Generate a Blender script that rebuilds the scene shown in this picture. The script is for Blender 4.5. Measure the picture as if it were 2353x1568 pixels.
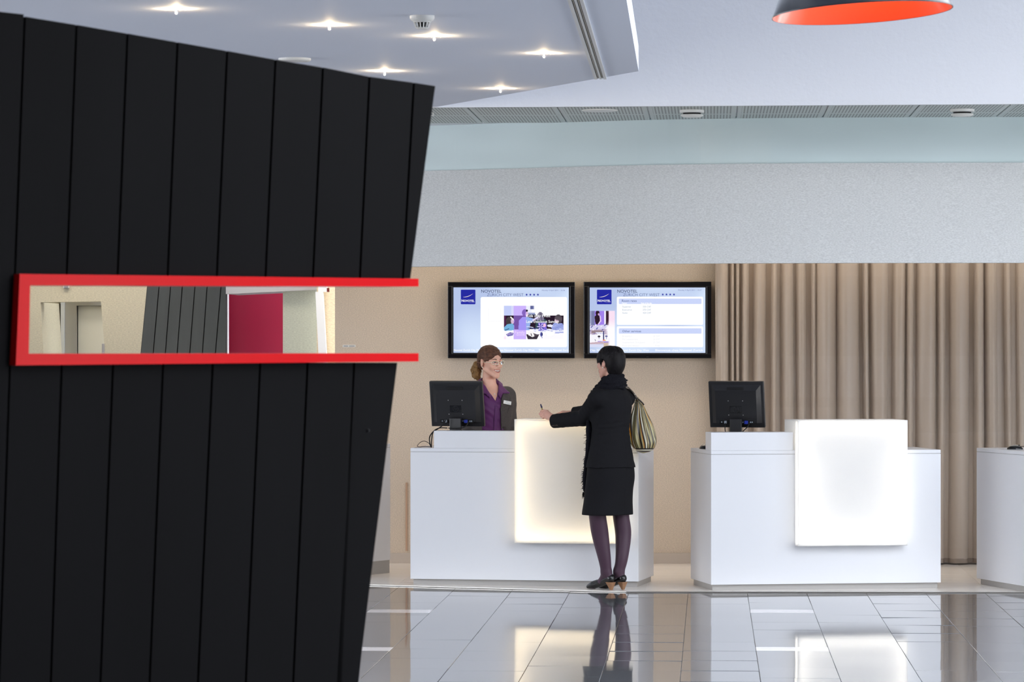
import bpy, bmesh, math, random
import numpy as np
from mathutils import Vector, Matrix, Euler

random.seed(7)
rng = np.random.default_rng(7)
for o in list(bpy.data.objects):
    bpy.data.objects.remove(o)
scene = bpy.context.scene
COL = scene.collection

# ------------------------------------------------------------------ camera
F = 8300.0            # focal length in pixels of the 2353 px wide frame
EYE = 1.72            # camera height, horizon at y = 796 px
CX, HY = 1176.5, 796.0
cam_d = bpy.data.cameras.new('camera')
cam = bpy.data.objects.new('camera', cam_d)
COL.objects.link(cam)
cam.location = (0, 0, EYE)
cam.rotation_euler = (math.pi / 2, 0, 0)
cam_d.sensor_fit = 'HORIZONTAL'
cam_d.sensor_width = 36.0
cam_d.lens = 36.0 * F / 2353.0
cam_d.shift_y = (HY - 784.0) / 2353.0
cam_d.clip_start = 0.1
cam_d.clip_end = 300
cam_d.dof.use_dof = True
cam_d.dof.focus_distance = 26.0
cam_d.dof.aperture_fstop = 14.0
scene.camera = cam

# ------------------------------------------------------------------ world, exposure
w = bpy.data.worlds.new('daylight')
scene.world = w
w.use_nodes = True
wn = w.node_tree.nodes
wl = w.node_tree.links
bg = wn['Background']
tc = wn.new('ShaderNodeTexCoord')
sp = wn.new('ShaderNodeSeparateXYZ')
rp = wn.new('ShaderNodeValToRGB')
wl.new(tc.outputs['Generated'], sp.inputs[0])
wl.new(sp.outputs['Z'], rp.inputs[0])
rp.color_ramp.elements[0].position = 0.0
rp.color_ramp.elements[0].color = (0.92, 0.94, 0.98, 1)
rp.color_ramp.elements[1].position = 0.6
rp.color_ramp.elements[1].color = (0.90, 0.95, 1.0, 1)
wl.new(rp.outputs[0], bg.inputs['Color'])
bg.inputs['Strength'].default_value = 6.0
scene.view_settings.view_transform = 'Standard'
scene.view_settings.look = 'None'
scene.view_settings.exposure = 0.0
scene.view_settings.gamma = 1.0
scene.view_settings.use_curve_mapping = False
try:
    scene.cycles.use_denoising = True
    scene.cycles.max_bounces = 10
    scene.cycles.diffuse_bounces = 6
    scene.cycles.glossy_bounces = 5
    scene.cycles.transparent_max_bounces = 12
    scene.cycles.sample_clamp_indirect = 8.0
    scene.cycles.caustics_reflective = False
    scene.cycles.caustics_refractive = False
except Exception:
    pass

def area_light(name, loc, rot, sx, sy, power, color):
    d = bpy.data.lights.new(name, 'AREA')
    d.shape = 'RECTANGLE'
    d.size, d.size_y = sx, sy
    d.energy = power
    d.color = color
    o = bpy.data.objects.new(name, d)
    COL.objects.link(o)
    o.location = loc
    o.rotation_euler = rot
    return o

# lamps of the niche: warm cove strip above the wall, hidden up in the recess
area_light('cove_light', (0.1, 27.95, 2.84), (math.radians(16), 0, 0), 2.7, 0.10, 9, (1.0, 0.84, 0.62))
area_light('cove_light', (3.3, 28.05, 2.82), (math.radians(10), 0, 0), 3.4, 0.10, 18, (1.0, 0.84, 0.66))
area_light('lift_lobby_light', (-4.0, 31.8, 3.2), (math.radians(20), 0, 0), 1.6, 0.5, 20, (1.0, 0.89, 0.72))
area_light('lift_recess_fill', (-3.75, 33.85, 3.0), (math.radians(-8), 0, 0), 0.6, 0.3, 7, (1.0, 0.93, 0.82))  # added fill, no fitting known here; brightens the lift door
area_light('corner_fill', (-1.75, 29.3, 3.2), (math.radians(16), 0, 0), 0.9, 0.4, 9, (1.0, 0.86, 0.66))  # added fill out of view, lifts the pale corner wall

for x_ in (-1.0, -0.1, 0.85, 1.6, 2.5, 3.4):
    d_ = bpy.data.lights.new('niche_downlight', 'SPOT')
    d_.energy, d_.color = 46, (1.0, 0.92, 0.82)
    d_.spot_size, d_.spot_blend, d_.shadow_soft_size = math.radians(56), 0.9, 0.05
    o_ = bpy.data.objects.new('niche_downlight', d_)
    COL.objects.link(o_)
    o_.location = (x_, 27.55, 2.95)

# ------------------------------------------------------------------ helpers
def s2l(c):
    c = c / 255.0
    return c / 12.92 if c <= 0.04045 else ((c + 0.055) / 1.055) ** 2.4

def rgb(r, g, b):
    return (s2l(r), s2l(g), s2l(b), 1.0)

def P(x, y, Y):
    """the point at depth Y that the photograph shows at pixel (x, y)"""
    return Vector(((x - CX) / F * Y, Y, EYE - (y - HY) / F * Y))

def ground(y, z=0.0):
    return (EYE - z) * F / (y - HY)

class MB:
    """collects shapes for ONE mesh"""
    def __init__(self):
        self.v, self.f, self.uv = [], [], None
    def add(self, verts, faces):
        n = len(self.v)
        self.v += [Vector(p) for p in verts]
        self.f += [tuple(i + n for i in f) for f in faces]
        return self
    def box(self, x0, x1, y0, y1, z0, z1, M=None):
        vs = [Vector((x, y, z)) for z in (z0, z1) for y in (y0, y1) for x in (x0, x1)]
        if M is not None:
            vs = [M @ p for p in vs]
        return self.add(vs, [(0, 2, 3, 1), (4, 5, 7, 6), (0, 1, 5, 4), (1, 3, 7, 5), (3, 2, 6, 7), (2, 0, 4, 6)])
    def bbox(self, x0, x1, y0, y1, z0, z1, r=0.004, seg=2, M=None):
        bm = bmesh.new()
        bmesh.ops.create_cube(bm, size=1.0)
        for v in bm.verts:
            v.co = Vector((x0 + (v.co.x + .5) * (x1 - x0), y0 + (v.co.y + .5) * (y1 - y0), z0 + (v.co.z + .5) * (z1 - z0)))
        bmesh.ops.bevel(bm, geom=list(bm.edges), offset=r, segments=seg, affect='EDGES', profile=0.5)
        vs = [v.co.copy() for v in bm.verts]
        bm.verts.index_update()
        fs = [tuple(v.index for v in f.verts) for f in bm.faces]
        bm.free()
        if M is not None:
            vs = [M @ p for p in vs]
        return self.add(vs, fs)
    def prism(self, poly, vec):
        """polygon (3-D points) extruded by vec"""
        vec = Vector(vec)
        n = len(poly)
        a = [Vector(p) for p in poly]
        b = [p + vec for p in a]
        fs = [tuple(range(n)), tuple(range(2 * n - 1, n - 1, -1))]
        fs += [(i, n + i, n + (i + 1) % n, (i + 1) % n) for i in range(n)]
        return self.add(a + b, fs)
    def flat(self, poly):
        return self.add(poly, [tuple(range(len(poly)))])
    def tube(self, pts, r, seg=8, closed=False):
        pts = [Vector(p) for p in pts]
        n = len(pts)
        rs = r if isinstance(r, (list, tuple)) else [r] * n
        vs, fs = [], []
        up = None
        for i in range(n):
            if closed:
                t = pts[(i + 1) % n] - pts[i - 1]
            else:
                t = pts[min(i + 1, n - 1)] - pts[max(i - 1, 0)]
            t.normalize()
            if up is None:
                up = t.orthogonal().normalized()
            up = (up - t * up.dot(t)).normalized()
            bi = t.cross(up)
            for k in range(seg):
                a = 2 * math.pi * k / seg
                vs.append(pts[i] + (up * math.cos(a) + bi * math.sin(a)) * rs[i])
        m = n if closed else n - 1
        for i in range(m):
            for k in range(seg):
                fs.append((i * seg + k, i * seg + (k + 1) % seg, ((i + 1) % n) * seg + (k + 1) % seg, ((i + 1) % n) * seg + k))
        if not closed:
            fs.append(tuple(range(seg - 1, -1, -1)))
            fs.append(tuple((n - 1) * seg + k for k in range(seg)))
        return self.add(vs, fs)
    def lathe(self, prof, M=None, seg=32):
        """profile of (r, z) turned about z"""
        vs, fs = [], []
        for (r, z) in prof:
            for k in range(seg):
                a = 2 * math.pi * k / seg
                p = Vector((r * math.cos(a), r * math.sin(a), z))
                vs.append(M @ p if M is not None else p)
        for i in range(len(prof) - 1):
            for k in range(seg):
                fs.append((i * seg + k, i * seg + (k + 1) % seg, (i + 1) * seg + (k + 1) % seg, (i + 1) * seg + k))
        return self.add(vs, fs)
    def build(self, name, mat, parent=None, local=False, smooth=False, fix=True):
        me = bpy.data.meshes.new(name)
        vs = self.v
        if parent is not None and not local:
            inv = frame(parent).inverted()
            vs = [inv @ p for p in vs]
        me.from_pydata([tuple(p) for p in vs], [], self.f)
        if fix:
            bm = bmesh.new()
            bm.from_mesh(me)
            bmesh.ops.recalc_face_normals(bm, faces=bm.faces)
            bm.to_mesh(me)
            bm.free()
        return link(name, me, mat, parent, smooth)

FR = {}
def frame(o):
    M = Matrix.Identity(4)
    while o is not None:
        M = FR.get(o.name, Matrix.Identity(4)) @ M
        o = o.parent
    return M

def link(name, me, mat, parent=None, smooth=False):
    o = bpy.data.objects.new(name, me)
    COL.objects.link(o)
    if mat is not None:
        for m in (mat if isinstance(mat, (list, tuple)) else [mat]):
            me.materials.append(m)
    if smooth:
        me.polygons.foreach_set('use_smooth', [True] * len(me.polygons))
    if parent is not None:
        o.parent = parent
    return o

def tag(o, label=None, cat=None, group=None, kind=None):
    if label: o['label'] = label
    if cat: o['category'] = cat
    if group: o['group'] = group
    if kind: o['kind'] = kind
    return o

def thing(name, label, cat, loc, rotz=0.0, group=None, rot=None):
    o = bpy.data.objects.new(name, None)
    COL.objects.link(o)
    o.empty_display_size = 0.05
    o.location = loc
    e = Euler(rot) if rot is not None else Euler((0, 0, rotz))
    o.rotation_euler = e
    FR[o.name] = Matrix.Translation(Vector(loc)) @ e.to_matrix().to_4x4()
    return tag(o, label, cat, group)

def struct(name, mb, mat, **k):
    return tag(mb.build(name, mat, **k), kind='structure')

def copy_tree(o, parent=None):
    c = o.copy()
    COL.objects.link(c)
    if parent is not None:
        c.parent = parent
    for ch in list(o.children):
        copy_tree(ch, c)
    return c

# ------------------------------------------------------------------ materials
def mat(name, color, rough=0.5, metal=0.0, spec=0.5, noise=None, bump=None, coat=0.0, emit=None, estr=1.0, sheen=0.0, ior=1.5):
    """noise = (scale xyz, amount, detail); bump = (scale xyz, strength, distance)"""
    m = bpy.data.materials.new(name)
    m.use_nodes = True
    nt = m.node_tree
    b = nt.nodes['Principled BSDF']
    b.inputs['Base Color'].default_value = color
    b.inputs['Roughness'].default_value = rough
    b.inputs['Metallic'].default_value = metal
    b.inputs['Specular IOR Level'].default_value = spec
    b.inputs['IOR'].default_value = ior
    b.inputs['Coat Weight'].default_value = coat
    b.inputs['Coat Roughness'].default_value = 0.05
    if sheen:
        b.inputs['Sheen Weight'].default_value = sheen
    if emit is not None:
        b.inputs['Emission Color'].default_value = emit
        b.inputs['Emission Strength'].default_value = estr
    def noise_node(scale, detail=2.0):
        t = nt.nodes.new('ShaderNodeTexCoord')
        mp = nt.nodes.new('ShaderNodeMapping')
        mp.inputs['Scale'].default_value = scale
        nz = nt.nodes.new('ShaderNodeTexNoise')
        nz.inputs['Scale'].default_value = 1.0
        nz.inputs['Detail'].default_value = detail
        nt.links.new(t.outputs['Object'], mp.inputs[0])
        nt.links.new(mp.outputs[0], nz.inputs['Vector'])
        return nz
    if noise:
        nz = noise_node(noise[0], noise[2] if len(noise) > 2 else 2.0)
        r = nt.nodes.new('ShaderNodeValToRGB')
        a = noise[1]
        r.color_ramp.elements[0].position = 0.3
        r.color_ramp.elements[1].position = 0.7
        r.color_ramp.elements[0].color = tuple(c * (1 - a) for c in color[:3]) + (1,)
        r.color_ramp.elements[1].color = tuple(min(1, c * (1 + a)) for c in color[:3]) + (1,)
        nt.links.new(nz.outputs['Fac'], r.inputs[0])
        nt.links.new(r.outputs[0], b.inputs['Base Color'])
    if bump:
        nz = noise_node(bump[0], 2.0)
        bp = nt.nodes.new('ShaderNodeBump')
        bp.inputs['Strength'].default_value = bump[1]
        bp.inputs['Distance'].default_value = bump[2]
        nt.links.new(nz.outputs['Fac'], bp.inputs['Height'])
        nt.links.new(bp.outputs[0], b.inputs['Normal'])
    return m

def glow(name, color, strength):
    m = bpy.data.materials.new(name)
    m.use_nodes = True
    nt = m.node_tree
    nt.nodes.remove(nt.nodes['Principled BSDF'])
    e = nt.nodes.new('ShaderNodeEmission')
    e.inputs[0].default_value = color
    e.inputs[1].default_value = strength
    nt.links.new(e.outputs[0], nt.nodes['Material Output'].inputs[0])
    return m

M = {}
M['grey_paint'] = mat('grey_paint', rgb(196, 194, 196), 0.6)
M['white_paint'] = mat('white_paint', rgb(232, 234, 238), 0.6)
M['ceiling_paint'] = mat('ceiling_paint', rgb(226, 232, 246), 0.7)
M['bulkhead'] = mat('bulkhead_paper', rgb(217, 219, 223), 0.55, bump=((28, 28, 28), 0.35, 0.006))
M['weave_grey'] = mat('woven_wallpaper_grey', rgb(210, 212, 212), 0.65, noise=((70, 70, 190), 0.13, 3.0), bump=((40, 40, 260), 0.5, 0.004))
M['weave_beige'] = mat('woven_wallpaper_beige', rgb(205, 189, 170), 0.7, noise=((110, 110, 210), 0.17, 3.0), bump=((40, 40, 260), 0.5, 0.004))
M['weave_cream'] = mat('woven_wallpaper_cream', rgb(208, 200, 175), 0.7, noise=((55, 55, 190), 0.14, 3.0), bump=((40, 40, 260), 0.5, 0.004))
M['weave_green'] = mat('woven_wallpaper_pale_green', rgb(190, 194, 180), 0.7, noise=((55, 55, 190), 0.14, 3.0))
M['teal_glass'] = mat('frosted_teal_glass', rgb(206, 221, 223), 0.22, spec=0.4, noise=((0.9, 0.9, 3.5), 0.07, 1.0))
M['pale_stone'] = mat('pale_stone', rgb(242, 235, 226), 0.22, noise=((1.5, 8, 8), 0.03))
M['skirting'] = mat('skirting', rgb(192, 180, 168), 0.35)
M['grey_tile'] = mat('grey_polished_tile', (0.125, 0.128, 0.138, 1), 0.045, noise=((3, 60, 20), 0.16, 3.0), ior=1.56)
M['white_tile'] = mat('white_inlay_tile', rgb(238, 232, 232), 0.12)
M['grout'] = mat('grout', (0.05, 0.05, 0.055, 1), 0.5)
M['black_wood'] = mat('black_stained_board', (0.0056, 0.0053, 0.0063, 1), 0.5, spec=0.05, noise=((3, 3, 0.6), 0.14, 4.0), bump=((60, 60, 4), 0.06, 0.002))
M['black_core'] = mat('black_core', (0.004, 0.0035, 0.004, 1), 0.8, spec=0.1)
M['dark_plank'] = mat('grey_stained_board', rgb(88, 90, 87), 0.55, noise=((8, 8, 1.2), 0.10, 4.0))
M['dark_core'] = mat('dark_core', (0.02, 0.02, 0.02, 1), 0.8)
M['red_lacquer'] = mat('red_lacquer', (0.86, 0.005, 0.010, 1), 0.22, spec=0.10)
M['red_wall'] = mat('crimson_paint', rgb(168, 22, 62), 0.4)
M['desk_white'] = mat('white_laminate', rgb(226, 228, 233), 0.28, spec=0.45)
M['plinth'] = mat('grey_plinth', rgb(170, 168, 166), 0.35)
M['steel'] = mat('brushed_steel', rgb(200, 198, 194), 0.3, metal=1.0)
M['door_cream'] = mat('lift_door_paint', rgb(226, 222, 206), 0.3)
M['black_plastic'] = mat('black_plastic', (0.012, 0.012, 0.014, 1), 0.32)
M['black_matt'] = mat('black_matt_plastic', (0.006, 0.006, 0.007, 1), 0.6, spec=0.3)
M['black_gloss'] = mat('black_gloss', (0.006, 0.006, 0.008, 1), 0.12)
M['silver'] = mat('silver_plastic', rgb(190, 186, 178), 0.25, metal=0.8)
M['blue_plug'] = mat('blue_plug', (0.02, 0.04, 0.35, 1), 0.4)
M['port_grey'] = mat('port_grey', rgb(150, 160, 170), 0.4)
M['white_plastic'] = mat('white_plastic', rgb(228, 228, 224), 0.35)
M['lamp_black'] = mat('lamp_black', (0.02, 0.021, 0.026, 1), 0.3)
M['lamp_orange'] = mat('lamp_orange', (0.95, 0.15, 0.05, 1), 0.3, coat=0.3)
M['red_paper'] = mat('red_paper', rgb(170, 90, 90), 0.6)
M['alu'] = mat('white_aluminium', rgb(214, 216, 218), 0.35)

# translucent opal shell of the light boxes
def opal(name, col):
    m = bpy.data.materials.new(name)
    m.use_nodes = True
    nt = m.node_tree
    nt.nodes.remove(nt.nodes['Principled BSDF'])
    d = nt.nodes.new('ShaderNodeBsdfDiffuse'); d.inputs[0].default_value = col
    t = nt.nodes.new('ShaderNodeBsdfTranslucent'); t.inputs[0].default_value = col
    g = nt.nodes.new('ShaderNodeBsdfGlossy'); g.inputs['Roughness'].default_value = 0.25
    m1 = nt.nodes.new('ShaderNodeMixShader'); m1.inputs[0].default_value = 0.45
    m2 = nt.nodes.new('ShaderNodeMixShader'); m2.inputs[0].default_value = 0.04
    nt.links.new(d.outputs[0], m1.inputs[1]); nt.links.new(t.outputs[0], m1.inputs[2])
    nt.links.new(m1.outputs[0], m2.inputs[1]); nt.links.new(g.outputs[0], m2.inputs[2])
    nt.links.new(m2.outputs[0], nt.nodes['Material Output'].inputs[0])
    return m
M['opal'] = opal('opal_acrylic', rgb(240, 240, 240))

# clear pane
def clear_glass(name, tint, strength=1.0):
    m = bpy.data.materials.new(name)
    m.use_nodes = True
    nt = m.node_tree
    nt.nodes.remove(nt.nodes['Principled BSDF'])
    tr = nt.nodes.new('ShaderNodeBsdfTransparent'); tr.inputs[0].default_value = tint
    gl = nt.nodes.new('ShaderNodeBsdfGlossy'); gl.inputs['Roughness'].default_value = 0.01
    fr = nt.nodes.new('ShaderNodeFresnel'); fr.inputs[0].default_value = 1.42
    mx = nt.nodes.new('ShaderNodeMixShader')
    nt.links.new(fr.outputs[0], mx.inputs[0])
    nt.links.new(tr.outputs[0], mx.inputs[1]); nt.links.new(gl.outputs[0], mx.inputs[2])
    nt.links.new(mx.outputs[0], nt.nodes['Material Output'].inputs[0])
    return m
M['pane'] = clear_glass('clear_pane', (0.96, 0.97, 0.98, 1))

# perforated ceiling panel: rows of slots along the panel's depth
def perforated():
    m = mat('perforated_metal', rgb(196, 204, 202), 0.45)
    nt = m.node_tree
    b = nt.nodes['Principled BSDF']
    t = nt.nodes.new('ShaderNodeTexCoord')
    s = nt.nodes.new('ShaderNodeSeparateXYZ')
    nt.links.new(t.outputs['Object'], s.inputs[0])
    def mth(op, a, bb):
        n = nt.nodes.new('ShaderNodeMath'); n.operation = op
        for i, v in enumerate((a, bb)):
            if isinstance(v, (int, float)): n.inputs[i].default_value = v
            else: nt.links.new(v, n.inputs[i])
        return n.outputs[0]
    fx = mth('FRACT', mth('DIVIDE', s.outputs['X'], 0.0225), 0)
    a = mth('LESS_THAN', fx, 0.42)
    inx = mth('MULTIPLY', mth('GREATER_THAN', s.outputs['X'], 0.03), mth('LESS_THAN', s.outputs['X'], 0.575))
    fy = mth('FRACT', mth('DIVIDE', s.outputs['Y'], 0.88), 0)
    iny = mth('MULTIPLY', mth('GREATER_THAN', fy, 0.05), mth('LESS_THAN', fy, 0.95))
    k = mth('MULTIPLY', a, mth('MULTIPLY', inx, iny))
    mx = nt.nodes.new('ShaderNodeMix'); mx.data_type = 'RGBA'
    nt.links.new(k, mx.inputs['Factor'])
    mx.inputs['A'].default_value = rgb(196, 204, 202)
    mx.inputs['B'].default_value = rgb(128, 134, 132)
    nt.links.new(mx.outputs['Result'], b.inputs['Base Color'])
    return m
M['perforated'] = perforated()
def curve_pts(pts, n=8):
    """Catmull-Rom through pts"""
    pts = [Vector(p) for p in pts]
    out = []
    q = [pts[0] * 2 - pts[1]] + pts + [pts[-1] * 2 - pts[-2]]
    for i in range(1, len(q) - 2):
        for k in range(n):
            t = k / n
            a, b, c, d = q[i - 1], q[i], q[i + 1], q[i + 2]
            out.append(.5 * ((2 * b) + (c - a) * t + (2 * a - 5 * b + 4 * c - d) * t * t + (3 * b - a - 3 * c + d) * t ** 3))
    out.append(pts[-1])
    return out
# ================================================================== SETTING
TD = math.atan(0.0549)                       # the tiles' direction, turned from the view axis
tu = Vector((math.cos(TD), -math.sin(TD), 0))   # across a column
tv = Vector((math.sin(TD), math.cos(TD), 0))    # along a column

# --- grey floor: slab with one object per tile where the photograph shows them
floor = struct('floor', MB().box(-9, 9, -6, 36, -0.30, -0.016), M['grout'])
TW, TL = 0.4145, 0.622
G0 = Vector((1.229, 25.22, 0))
tile_me = {}
def tile_mesh(wd, ln, th, name):
    key = (round(wd, 3), round(ln, 3), name)
    if key not in tile_me:
        mb = MB()
        b = 0.0012
        g = 0.0014
        x0, x1, y0, y1 = -wd / 2 + g, wd / 2 - g, -ln / 2 + g, ln / 2 - g
        mb.add([(x0, y0, -th), (x1, y0, -th), (x1, y1, -th), (x0, y1, -th),
                (x0, y0, -b), (x1, y0, -b), (x1, y1, -b), (x0, y1, -b),
                (x0 + b, y0 + b, 0), (x1 - b, y0 + b, 0), (x1 - b, y1 - b, 0), (x0 + b, y1 - b, 0)],
               [(0, 1, 5, 4), (1, 2, 6, 5), (2, 3, 7, 6), (3, 0, 4, 7),
                (4, 5, 9, 8), (5, 6, 10, 9), (6, 7, 11, 10), (7, 4, 8, 11), (8, 9, 10, 11)])
        me = bpy.data.meshes.new(name)
        me.from_pydata([tuple(p) for p in mb.v], [], mb.f)
        tile_me[key] = me
    return tile_me[key]

def put_tile(name, c, wd, ln, m, tilt=0.0):
    me = tile_mesh(wd, ln, 0.012, name)
    if not me.materials:
        me.materials.append(m)
    o = bpy.data.objects.new(name, me)
    COL.objects.link(o)
    o.parent = floor
    o.location = c
    o.rotation_euler = (random.gauss(0, tilt), random.gauss(0, tilt), -TD)
    return o

inlay = {-5: [(23.36, 23.64), (20.43, 20.69)], 1: [(23.36, 23.64), (20.43, 20.69)]}
KA, KB = -8, 8
for k in range(KA, KB):
    y = 17.0
    first = 0.2 + random.random() * (TL - 0.2)
    ends = sorted(inlay.get(k, []))
    segs = []
    for (a, b) in ends + [(26.7, None)]:
        while y < a - 0.15:
            e = min(y + (first if y == 17.0 else TL), a)
            if a - e < 0.18: e = a
            segs.append((y, e, False)); y = e
        if b is not None:
            segs.append((a, b, True)); y = b
    for (a, b, white) in segs:
        mid = (a + b) / 2
        base = G0 + tv * ((mid - G0.y) / tv.y) + tu * (TW * (k + 0.5))
        # columns run along tv; keep the row's depth at mid
        base = Vector((G0.x + 0.0549 * (mid - G0.y) + TW * (k + 0.5), mid, -0.004))
        put_tile('inlay_tile' if white else 'floor_tile', base, TW, (b - a) / tv.y, M['white_tile'] if white else M['grey_tile'], 0.0 if white else 0.0016)
# continuation of the same floor nearer to the camera and to the sides
near = MB().box(-9, 9, -6, 17.0, -0.016, -0.005)
def col_x(k, y): return G0.x + 0.0549 * (y - G0.y) + TW * k
near.prism([Vector((-9, 17.0, -.005)), Vector((col_x(KA, 17.0), 17.0, -.005)), Vector((col_x(KA, 26.7), 26.7, -.005)), Vector((col_x(KB, 26.7), 26.7, -.005)), Vector((col_x(KB, 17.0), 17.0, -.005)), Vector((9, 17.0, -.005)), Vector((9, 36, -.005)), Vector((-9, 36, -.005))], (0, 0, -.011))
near.build('floor_field', M['grey_tile'], floor)

# --- pale stone floor of the reception, its front edge in two straight runs
EA, EB, EC = Vector((-4.4, 27.38, 0)), Vector((0.802, 25.27, 0)), Vector((5.5, 25.20, 0))
def clip_half(poly, p, n):
    out = []
    for i in range(len(poly)):
        a, b = poly[i], poly[(i + 1) % len(poly)]
        da, db = (a - p).dot(n), (b - p).dot(n)
        if da >= 0: out.append(a)
        if (da >= 0) != (db >= 0):
            out.append(a + (b - a) * (da / (da - db)))
    return out
def nrm(a, b):
    d = (b - a); return Vector((-d.y, d.x, 0)).normalized()
pale = MB()
fl2 = struct('floor_reception', MB().prism([EA + nrm(EA, EB) * .01, EB + Vector((0, .01, 0)), EC + Vector((0, .01, 0)), Vector((5.5, 29.4, 0)), Vector((-4.4, 29.4, 0))], (0, 0, -0.02)), M['skirting'])
fl2.location.z = -0.0008
PW, PL = 0.60, 0.90
for i in range(-9, 10):
    for j in range(-1, 6):
        off = 0.45 if i % 2 else 0
        c = Vector((0.62 + i * PW + 0.0549 * (j * PL + off), 25.0 + j * PL + off, 0))
        q = [c + tu * (sx * (PW / 2 - .0012)) + tv * (sy * (PL / 2 - .0012)) for sx, sy in ((-1, -1), (1, -1), (1, 1), (-1, 1))]
        q = clip_half(q, EA, nrm(EA, EB)) if len(q) else q
        q = clip_half(q, EB, nrm(EB, EC)) if len(q) > 2 else q
        q = clip_half(q, Vector((0, 29.35, 0)), Vector((0, -1, 0))) if len(q) > 2 else q
        q = clip_half(q, Vector((-4.38, 0, 0)), Vector((1, 0, 0))) if len(q) > 2 else q
        if len(q) < 3 or c.x < -4.7 or c.x > 5.2:
            continue
        a = sum(((q[n].x * q[(n + 1) % len(q)].y - q[(n + 1) % len(q)].x * q[n].y) for n in range(len(q)))) / 2
        if abs(a) < 0.0004: continue
        ctr = sum(q, Vector()) / len(q)
        o = MB().prism([p - ctr for p in q], (0, 0, -0.006)).build('stone_tile', M['pale_stone'])
        o.parent = fl2
        o.location = ctr + Vector((0, 0, 0.0008))
        o.rotation_euler = (random.gauss(0, .0006), random.gauss(0, .0006), 0)
# steel strip along the edge
ed = MB()
for a, b in ((EA, EB), (EB, EC)):
    n = nrm(a, b)
    ed.prism([a - n * .012, b - n * .012, b + n * .004, a + n * .004], (0, 0, 0.0035))
struct('trim_1', ed, M['steel'])

# --- walls of the niche
NW = 28.6
bw = MB().box(-1.402, 1.9, NW, NW + .2, 0, 3.35)
wall_back = struct('wall_back', bw, M['weave_beige'])
struct('wall_curtain', MB().box(1.9, 6.5, 28.75, 28.95, 0, 3.35), M['weave_beige'])
sk = MB()
x = -1.40
while x < 1.85:
    e = min(x + 0.62, 1.85)
    sk.box(x + .001, e - .001, NW - .016, NW, 0, 0.082)
    x = e
struct('baseboard_back', sk, M['skirting'])
struct('trim_2', MB().box(-.842, -.829, NW - .010, NW, 0.10, 0.64), mat('brown_strip', rgb(186, 152, 126), 0.5))

# --- fascia, frosted glass band and ceiling over the counter
FP = [Vector((-2.9, 27.93, 0)), Vector((-0.62, 26.80, 0)), Vector((1.35, 25.82, 0)), Vector((4.2, 25.56, 0)), Vector((8.0, 25.3, 0))]
FP = curve_pts(FP, 10)
def wall_strip(mb, pts, z0, z1, th):
    n = len(pts)
    nr = []
    for i in range(n):
        a = nrm(pts[max(i - 1, 0)], pts[min(i, n - 1)]) if i else nrm(pts[0], pts[1])
        b = nrm(pts[min(i, n - 2)], pts[min(i + 1, n - 1)])
        nr.append((a + b).normalized())
    vs = []
    for p, q in zip(pts, nr):
        vs += [(p.x, p.y, z0), (p.x, p.y, z1), (p.x + q.x * th, p.y + q.y * th, z1), (p.x + q.x * th, p.y + q.y * th, z0)]
    fs = []
    for i in range(n - 1):
        a, b = i * 4, i * 4 + 4
        for k in range(4):
            fs.append((a + k, b + k, b + (k + 1) % 4, a + (k + 1) % 4))
    fs += [(0, 1, 2, 3), tuple(4 * (n - 1) + k for k in (3, 2, 1, 0))]
    return mb.add(vs, fs)
struct('wall_fascia', wall_strip(MB(), FP, 2.312, 3.022, 0.12), M['weave_grey'])
gp = [p + Vector((0, .035, 0)) for p in FP]
struct('window_1', wall_strip(MB(), gp, 3.022, 3.36, 0.03), M['teal_glass'])
struct('trim_3', MB().prism([Vector((-2.9, 27.95, 2.33)), Vector((-.62, 26.83, 2.33)), Vector((1.35, 25.85, 2.33)), Vector((1.62, 25.9, 2.33)), Vector((1.50, 26.25, 2.33)), Vector((-.77, 27.62, 2.33)), Vector((-2.9, 28.5, 2.33))], (0, 0, 0.05)), M['white_paint'])
struct('ceiling_niche', MB().prism([Vector((-2.9, 28.0, 2.98)), Vector((-.62, 26.9, 2.98)), Vector((1.35, 25.95, 2.98)), Vector((4.2, 25.7, 2.98)), Vector((7.9, 25.5, 2.98)), Vector((7.9, 28.9, 2.98)), Vector((-2.9, 28.9, 2.98))], (0, 0, .05)), M['white_paint'])

# perforated panels: one object each, hung on the strip of ceiling
cs = struct('ceiling_strip', MB().prism([Vector((-2.6, 24.85, 3.362)), Vector((7, 24.1, 3.362)), Vector((7, 25.6, 3.362)), Vector((-2.6, 28.0, 3.362))], (0, 0, .05)), M['white_paint'])
pm = None
for k in range(-5, 8):
    o = MB().bbox(0.004, 0.606, 0.0, 1.76, 0, 0.012, r=.002, seg=1).build('ceiling_panel', M['perforated'], local=True) if pm is None else pm.copy()
    if pm is None: pm = o
    else: COL.objects.link(o)
    xk = (1694.7 - CX) / F * 24.45 + k * 0.611
    yk = 24.57 - 0.0887 * (xk + .52) + .03
    o.parent = cs
    o.location = (xk, yk, 3.348)
    o.rotation_euler = (0, 0, -TD)

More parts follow.
